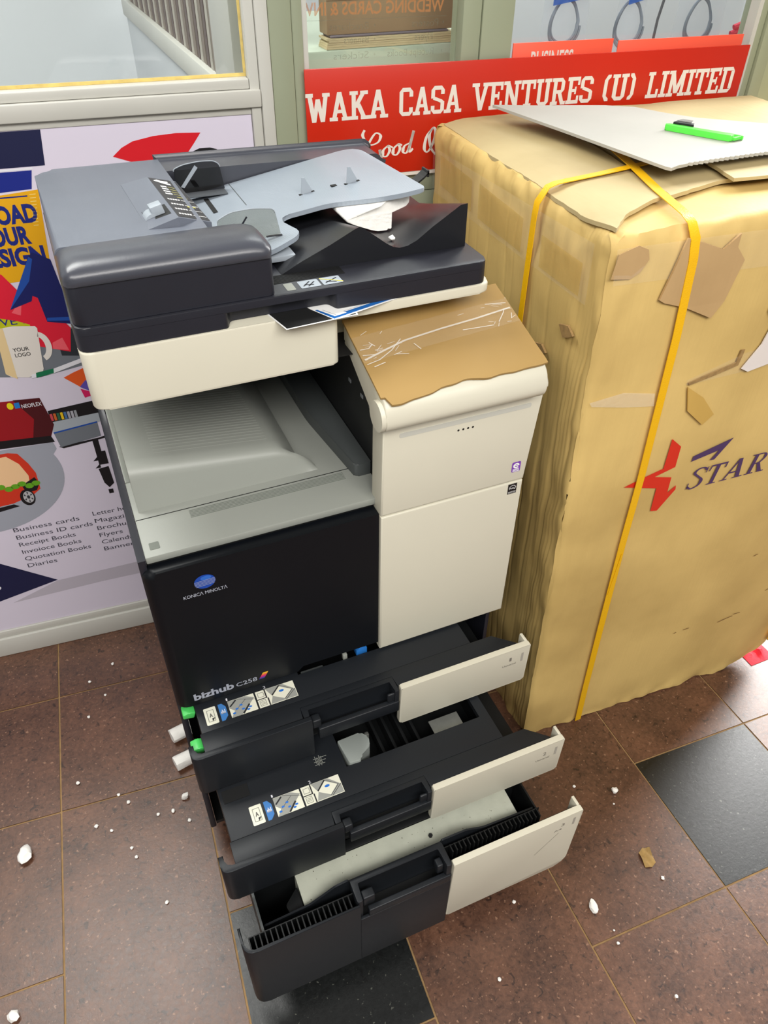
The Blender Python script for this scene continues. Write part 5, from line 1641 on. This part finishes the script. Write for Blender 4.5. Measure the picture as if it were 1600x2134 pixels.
class Front:
    """print surface: a = x, b = z on the carton front"""
    def __call__(s, a, b, h=0.0):
        t = b / ZT
        p0 = bot[0].lerp(top[0], t)
        p1 = bot[1].lerp(top[1], t)
        u = (a - p0.x) / (p1.x - p0.x)
        q = p0.lerp(p1, u)
        return Vector((q.x, q.y - 0.0022 - h, b))
FR_ = Front()
class LeftF:
    """print surface: a = y, b = z on the carton's left side"""
    def __call__(s, a, b, h=0.0):
        t = b / ZT
        p0 = bot[0].lerp(top[0], t)
        p1 = bot[3].lerp(top[3], t)
        u = (a - p0.y) / (p1.y - p0.y)
        q = p0.lerp(p1, u)
        return Vector((q.x - 0.0030 - h, a, b))
LF_ = LeftF()
polyo('star_print', FR_, [(0.889, 0.817), (0.914, 0.795), (0.916, 0.750), (0.876, 0.738), (0.915, 0.727), (0.917, 0.691), (0.932, 0.704), (0.934, 0.694), (0.906, 0.651), (0.891, 0.654), (0.888, 0.709), (0.814, 0.731), (0.849, 0.742), (0.890, 0.753)], ink('star_red', (206, 42, 18), 0.6), BX)
PURP = ink('purple_print', (72, 50, 92), 0.6)
polyo('swoosh_print', FR_, [(0.949, 0.753), (0.950, 0.765), (1.030, 0.787), (1.002, 0.745), (0.992, 0.746), (1.006, 0.765)], PURP, BX)
bm = BM()
def it_(x, y):                                     # italic letter space -> front
    return (x + 0.32 * (y - 0.685) * 0 , y)
BZ, HH = 0.6855, 0.046
def sv(x, y):
    return (x + 0.16 * y * HH, BZ + y * HH)
pen(bm, FR_, [sv(.988, .84), sv(.980, .98), sv(.968, .98), sv(.962, .80), sv(.974, .58), sv(.985, .38), sv(.984, .12), sv(.970, .0), sv(.959, .14)], 0.0030, 0.0078)
add_line(bm, FR_, sv(.9595, .02), sv(.9585, .32), 0.0022)
add_line(bm, FR_, sv(.9885, .70), sv(.9885, .99), 0.0022, 0.0006)
def quad(*p):
    add_poly(bm, FR_, [sv(*q) for q in p], 0.0005 + 0.00003 * random.random())
quad((1.010, .02), (1.018, .02), (1.017, .97), (1.009, .97))
quad((.996, .92), (1.031, .92), (1.031, 1.0), (.996, 1.0))
quad((.994, .72), (.997, .72), (.999, 1.0), (.996, 1.0))
quad((1.030, .72), (1.033, .72), (1.033, 1.0), (1.030, 1.0))
quad((1.004, 0), (1.024, 0), (1.024, .05), (1.004, .05))
quad((1.040, .02), (1.0435, .02), (1.063, .98), (1.058, .98))
quad((1.069, .02), (1.079, .02), (1.066, 1.0), (1.058, 1.0))
quad((1.048, .30), (1.072, .30), (1.072, .37), (1.049, .37))
quad((1.034, 0), (1.051, 0), (1.051, .05), (1.034, .05))
quad((1.063, 0), (1.086, 0), (1.086, .05), (1.063, .05))
quad((1.097, .02), (1.105, .02), (1.104, .98), (1.096, .98))
quad((1.091, 0), (1.111, 0), (1.111, .05), (1.091, .05))
quad((1.090, .95), (1.106, .95), (1.106, 1.0), (1.090, 1.0))
pen(bm, FR_, [sv(1.104, .97), sv(1.118, .95), sv(1.122, .76), sv(1.115, .54), sv(1.104, .50)], 0.0026, 0.0072)
quad((1.109, .52), (1.116, .52), (1.131, .02), (1.121, .02))
quad((1.119, 0), (1.136, 0), (1.136, .05), (1.119, .05))
pen(bm, FR_, [sv(1.185, .84), sv(1.176, .98), sv(1.160, .94), sv(1.149, .6), sv(1.150, .25), sv(1.164, .03), sv(1.180, .08), sv(1.187, .22)], 0.0028, 0.0080)
obj('brand_print', bm, PURP, BX, smooth=False)
# torn pieces, tape and stains with a shape of their own
M_PATCH = cardboard('grey_brown_board', (188, 156, 110), 'z', 160, 0.25, 0.2)
def patch(name, pts, m, h=0.0008, th=0.003, pl=FR_):
    bm = BM()
    add_prism(bm, pts, h, h + th, f=lambda a, b, hh: pl(a, b, hh + 0.003 * max(0, noise.noise(Vector((a * 20, b * 20, 1))))))
    return obj(name, bm, m, BX, smooth=False)
patch('torn_patch', [(0.780, 1.087), (0.790, 1.130), (0.802, 1.174), (0.832, 1.164), (0.869, 1.150), (0.893, 1.170), (0.894, 1.150), (0.914, 1.129), (0.901, 1.067), (0.884, 1.043), (0.830, 1.068), (0.790, 1.081)], M_PATCH)
patch('scuffed_label', [(0.694, 1.165), (0.722, 1.174), (0.740, 1.166), (0.746, 1.151), (0.736, 1.134), (0.722, 1.126), (0.690, 1.130)], M_PATCH, 0.0006, 0.001)
patch('white_label', [(0.985, 0.936), (1.010, 0.975), (1.018, 1.010), (1.000, 1.035), (1.003, 1.085), (0.995, 1.125), (1.06, 1.13), (1.10, 0.99), (1.050, 0.937), (1.00, 0.928)], mat('dull_white_paper', (218, 210, 204), 0.6), 0.001, 0.002)
patch('torn_edge', [(0.886, 0.924), (0.935, 0.934), (0.976, 0.944), (0.979, 0.972), (0.972, 0.972), (0.970, 0.950), (0.930, 0.941), (0.884, 0.929)], M_EDGE, 0.0006, 0.002)
patch('torn_corner', [(0.885, 0.921), (0.925, 0.893), (0.960, 0.853), (0.942, 0.835), (0.900, 0.872)], cardboard('kraft_scrap', (196, 160, 84), 'z', 160, 0.2, 0.2), 0.0008, 0.002)
for nm, pts, m, pl in (('clear_tape', [(0.700, 0.930), (0.760, 0.936), (0.822, 0.922), (0.827, 0.897), (0.765, 0.908), (0.705, 0.922)], tape_mat('loose_clear_tape', 0.26, (243, 236, 222), 0.1), FR_),
                       ('clear_tape', [(0.695, 1.12), (1.36, 1.10), (1.36, 1.165), (0.69, 1.172)], M_TAPE, FR_),
                       ('clear_tape', [(0.88, 0.925), (1.36, 0.94), (1.36, 0.985), (0.985, 0.965), (0.88, 0.935)], M_TAPE, FR_),
                       ('brown_tape', [(0.40, 1.085), (0.535, 1.092), (0.535, 1.145), (0.40, 1.140)], M_TAPEB, LF_),
                       ('brown_tape', [(0.215, 1.080), (0.372, 1.083), (0.372, 1.142), (0.215, 1.135)], M_TAPEB, LF_),
                       ('brown_tape', [(0.040, 1.080), (0.155, 1.080), (0.155, 1.130), (0.040, 1.130)], M_TAPEB, LF_),
                       ('clear_tape', [(0.02, 1.075), (0.57, 1.070), (0.57, 1.150), (0.02, 1.165)], M_TAPE, LF_)):
    bm = BM()
    add_poly(bm, pl, pts, 0.0018)
    obj(nm, bm, m, BX, smooth=False)
for cy_, cz_, sz_ in ((0.055, 1.018, 0.020), (0.120, 0.955, 0.018)):
    bm = BM()
    add_prism(bm, [(cy_ - sz_, cz_), (cy_ - sz_ * .2, cz_ + sz_ * .5), (cy_ + sz_, cz_ + sz_ * .1), (cy_ + sz_ * .3, cz_ - sz_ * .7), (cy_ - sz_ * .4, cz_ - sz_ * .4)], 0.0, 0.004, f=lambda a, b, h: LF_(a, b, h))
    obj('dented_tear', bm, M_EDGE, BX)
bm = BM()
for x_, z_, l_ in ((1.21, 0.225, .030), (1.24, 0.235, .020), (1.10, 0.235, .016), (1.075, 0.232, .006), (1.31, 0.29, .022), (1.22, 0.43, .010), (1.20, 0.222, .020)):
    add_line(bm, FR_, (x_, z_), (x_ + l_, z_ + l_ * random.uniform(-.2, .5)), 0.002, 0.0004)
obj('scuff_marks', bm, mat('scuff', (120, 88, 44), 0.8), BX, smooth=False)

# yellow straps
def strap(name, path, wd, label=None):
    """path: list of (point, outward normal)"""
    P = [(Vector(p), Vector(n_).normalized()) for p, n_ in path]
    Q = []
    for i in range(len(P) - 1):
        m_ = max(1, int((P[i + 1][0] - P[i][0]).length / 0.02))
        for k in range(m_):
            t = k / m_
            Q.append((P[i][0].lerp(P[i + 1][0], t), P[i][1].lerp(P[i + 1][1], t).normalized()))
    Q.append(P[-1])
    bm = BM()
    L = []
    for i, (p, nn) in enumerate(Q):
        d = (Q[min(i + 1, len(Q) - 1)][0] - Q[max(i - 1, 0)][0]).normalized()
        s_ = d.cross(nn).normalized() * wd / 2
        o_ = nn * 0.0012
        L.append([bm.verts.new(p + s_), bm.verts.new(p - s_), bm.verts.new(p - s_ + o_), bm.verts.new(p + s_ + o_)])
    for i in range(len(L) - 1):
        for j in range(4):
            bm.faces.new((L[i][j], L[i][(j + 1) % 4], L[i + 1][(j + 1) % 4], L[i + 1][j]))
    bm.faces.new(L[0])
    bm.faces.new(L[-1][::-1])
    return obj(name, bm, M_STRAP, BX, angle=60)
FN, UPV, LN = (0, -1, 0), (0, 0, 1), (-1, 0, 0)
fpt = lambda x, z: FR_(x, z, 0.0035)
zt_ = ZT + 0.0125
strap('yellow_strap', [(fpt(0.868, 0.004), FN), (fpt(0.862, 0.12), FN), (fpt(0.853, 0.35), FN), (fpt(0.845, 0.587), FN), (fpt(0.842, 0.75), FN), (fpt(0.830, 1.02), FN), (fpt(0.820, 1.14), FN), (fpt(0.8135, 1.172), FN), (Vector((0.811, -0.018, 1.190)), (0, -.7, .7)), (Vector((0.814, 0.0, zt_ - .003)), UPV), (Vector((0.836, 0.09, zt_)), UPV), (Vector((0.872, 0.20, zt_ + .002)), UPV), (Vector((0.93, 0.38, zt_ + .001)), UPV), (Vector((0.98, 0.54, zt_)), UPV)], 0.0155)
lpt = lambda y_, z: LF_(y_, z, 0.0035)
strap('yellow_strap', [(lpt(0.235, 0.02), LN), (lpt(0.215, 0.5), LN), (lpt(0.192, 0.93), LN), (lpt(0.180, 1.15), LN), (lpt(0.176, 1.172), LN), (Vector((0.702, 0.174, 1.1935)), (-.7, 0, .7)), (Vector((0.716, 0.174, zt_ - .001)), UPV), (Vector((0.80, 0.184, zt_)), UPV), (Vector((0.872, 0.196, zt_ + .0005)), UPV), (Vector((0.985, 0.215, zt_ + .0005)), UPV)], 0.0135)
strap('yellow_strap', [(fpt(1.405, 0.085), FN), (fpt(1.402, 0.20), FN), (fpt(1.390, 0.60), FN), (fpt(1.382, 1.0), FN), (fpt(1.376, 1.17), FN)], 0.0135)
bm = BM()
add_prism(bm, [(0.8395, 0.452), (0.8425, 0.452), (0.8470, 0.560), (0.8440, 0.562)], 0.0052, 0.0062, f=lambda a, b, h: FR_(a + .004, b, h))
obj('strap_end', bm, M_STRAP, BX)

# cream board lying on the carton
bm = BM()
out = [(0.804, 0.528), (0.870, 0.505), (0.935, 0.483), (1.000, 0.456), (1.044, 0.427), (1.069, 0.372), (1.100, 0.325), (1.150, 0.286), (1.197, 0.251), (1.300, 0.20), (1.36, 0.175), (1.34, 0.105), (1.20, 0.118)]
fr = []
for i in range(61):
    t = i / 60
    x = 1.20 + (0.905 - 1.20) * t
    fr.append((x, 0.116 + (0.0022 if i % 2 else -0.0012)))
out += fr + [(0.885, 0.112), (0.866, 0.104), (0.862, 0.112), (0.850, 0.20), (0.832, 0.34)]
sheet = []
def sz_(p):
    d = max(0, 0.30 - (p[1] - 0.10)) / 0.3
    return 1.2150 + 0.003 * math.sin((p[0] - 0.8) * 7) + (0.004 if p[0] < .9 else 0.0) * (1 - (p[0] - .8) / .1 if p[0] > .8 else 1)
bm_t = [bm.verts.new((x, y, sz_((x, y)) + 0.0045)) for x, y in out]
bm_b = [bm.verts.new((x, y, sz_((x, y)))) for x, y in out]
ft = bm.faces.new(bm_t)
fb = bm.faces.new(bm_b[::-1])
for i in range(len(out)):
    j = (i + 1) % len(out)
    bm.faces.new((bm_b[i], bm_b[j], bm_t[j], bm_t[i]))
bmesh.ops.triangulate(bm, faces=[ft, fb])
tag(obj('cream_board', bm, M_SHEET, None, angle=25), 'cream cardboard sheet with a ragged corrugated edge lying on the strapped carton', 'cardboard')
# green cutter
KC = thing('box_cutter', 'bright green plastic box cutter with a dark blade cap on the cream board', 'cutter', (1.035, 0.24, 1.2215))
ka, kb = Vector((0.994, 0.279)), Vector((1.052, 0.183))
kd = (kb - ka).normalized()
kn = Vector((-kd.y, kd.x))
kL = (kb - ka).length
def KP(a, b, h):
    q = ka + kd * a + kn * b
    return Vector((q.x, q.y, 1.2228 + h))
def kbox(name, m, pts, h0, h1, bev=0.001):
    bm = BM()
    add_prism(bm, pts, h0, h1, f=lambda a, b, h: KP(a, b, h), bev=bev)
    return obj(name, bm, m, KC)
kbox('handle', M_GREEN, rpoly([(0.0, -0.005), (0.0, 0.005), (kL * .35, 0.006), (kL * .75, 0.004), (kL, 0.005), (kL, -0.008), (kL * .8, -0.009), (kL * .4, -0.007)], 0.003), 0.0, 0.009, 0.002)
kbox('side_rail', M_GREEN, [(0.030, 0.010), (kL + 0.012, 0.012), (kL + 0.012, 0.017), (0.030, 0.014)], 0.0, 0.007)
kbox('end_bridge', M_GREEN, [(kL - 0.002, -0.004), (kL + 0.004, -0.004), (kL + 0.010, 0.012), (kL + 0.004, 0.012)], 0.001, 0.006)
kbox('blade_cap', M_BLACK, [(0.010, 0.0052), (0.044, 0.0064), (0.042, 0.016), (0.026, 0.011), (0.012, 0.018)], 0.004, 0.0125)
kbox('blade', M_PLATE, [(0.014, 0.012), (0.038, 0.012), (0.036, 0.026), (0.018, 0.026)], 0.0126, 0.0138, 0.0)

# ------------------------------------------------------------------ litter on the floor
L1 = 'small white foam crumb on the brown floor tiles beside the printer'
G1 = 'foam crumbs on the brown tiles beside the printer'
for x, y, r in ((-0.248, 0.267, .0042), (-0.169, 0.204, .0035), (-0.152, 0.178, .0040), (-0.223, 0.149, .0042), (-0.067, 0.120, .0045), (-0.098, 0.125, .0035), (-0.039, 0.086, .0040), (-0.195, 0.127, .0032), (-0.162, 0.073, .0035), (-0.156, 0.050, .0035), (-0.116, -0.064, .0036), (-0.19, 0.54, .0038), (-0.13, 0.575, .0036), (-0.16, 0.485, .003), (-0.205, 0.435, .0035)):
    crumb((x, y, 0.0002), r, L1, G1)
crumb((-0.036, 0.141, 0.0002), 0.0085, 'upright white foam crumb on the brown tile next to the printer base', None, 1.0, 0.7)
crumb((-0.364, 0.141, 0.0002), 0.0150, 'largest white foam lump, alone on the brown tiles near the partition', None, 0.6, 1.3)
crumb((-0.402, -0.155, 0.0002), 0.0095, 'round foam lump on the pale reflecting tile away from the printer', None, 0.8)
L2 = 'small white foam crumb on the brown tiles in front of the carton'
G2 = 'foam crumbs on the tiles in front of the carton'
for x, y, r in ((0.763, -0.167, .0035), (0.815, -0.406, .0036), (0.657, -0.472, .003), (0.664, -0.450, .002), (0.513, -0.329, .0036), (0.418, -0.438, .0038), (0.700, -0.587, .0034), (0.82, -0.235, .002), (0.97, -0.63, .003)):
    crumb((x, y, 0.0002), r, L2, G2)
crumb((0.839, -0.211, 0.0002), 0.0070, 'lumpy white foam crumb on the brown tile between carton and bottom drawer', None, 0.8)
crumb((0.652, -0.398, 0.0002), 0.0080, 'elongated white foam crumb next to the tile joint by the bottom drawer', None, 0.7, 1.6)
for x, y, lb in ((-0.012, 0.300, 'white foam plug lying at the printer side, further under the castors'), (-0.018, 0.226, 'shorter white foam plug with a notched end lying by the printer castor')):
    bm = BM()
    add_tube(bm, [(x - 0.022, y - 0.006, 0.0175), (x - 0.018, y - 0.005, 0.0175), (x + 0.012, y, 0.0175), (x + 0.03, y + 0.004, 0.0175)], [0.0165, 0.0172, 0.0172, 0.0165], 12)
    for v in bm.verts:
        v.co += Vector((noise.noise(v.co * 90), noise.noise(v.co * 90 + Vector((5, 0, 0))), 0)) * 0.002
        v.co.z = max(v.co.z, 0.0004)
    tag(obj('foam_plug', bm, M_FOAM), lb, 'foam')
lf = BM()
V = add_grid(lf, 8, 6, lambda u, v: Vector((0.812 + 0.026 * (u - .5) + 0.006 * (v - .5), -0.360 + 0.040 * (v - .5) * (1 - .5 * abs(u - .5)), 0.0012 + 0.006 * abs(math.sin(u * 5 + v * 3)) * (0.3 + v * .7))))
tag(obj('dry_leaf', lf, mat('dry_tan', (150, 120, 66), 0.7, var=0.25, scale=90)), 'crumpled tan scrap lying on the brown tile near the slate tile', 'scrap')
rc = BM()
add_grid(rc, 10, 8, lambda u, v: Vector((1.375 + 0.075 * u, -0.060 + 0.07 * v, 0.001 + 0.016 * abs(noise.noise(Vector((u * 4, v * 4, 8)))) * (1 - abs(2 * u - 1)) * (1 - abs(2 * v - 1)) * 3)))
tag(obj('red_cloth', rc, mat('scarlet_cloth', (206, 28, 44), 0.8, bump=0.3, bscale=200)), 'small crumpled red cloth on the floor under the lifted corner of the carton', 'cloth')
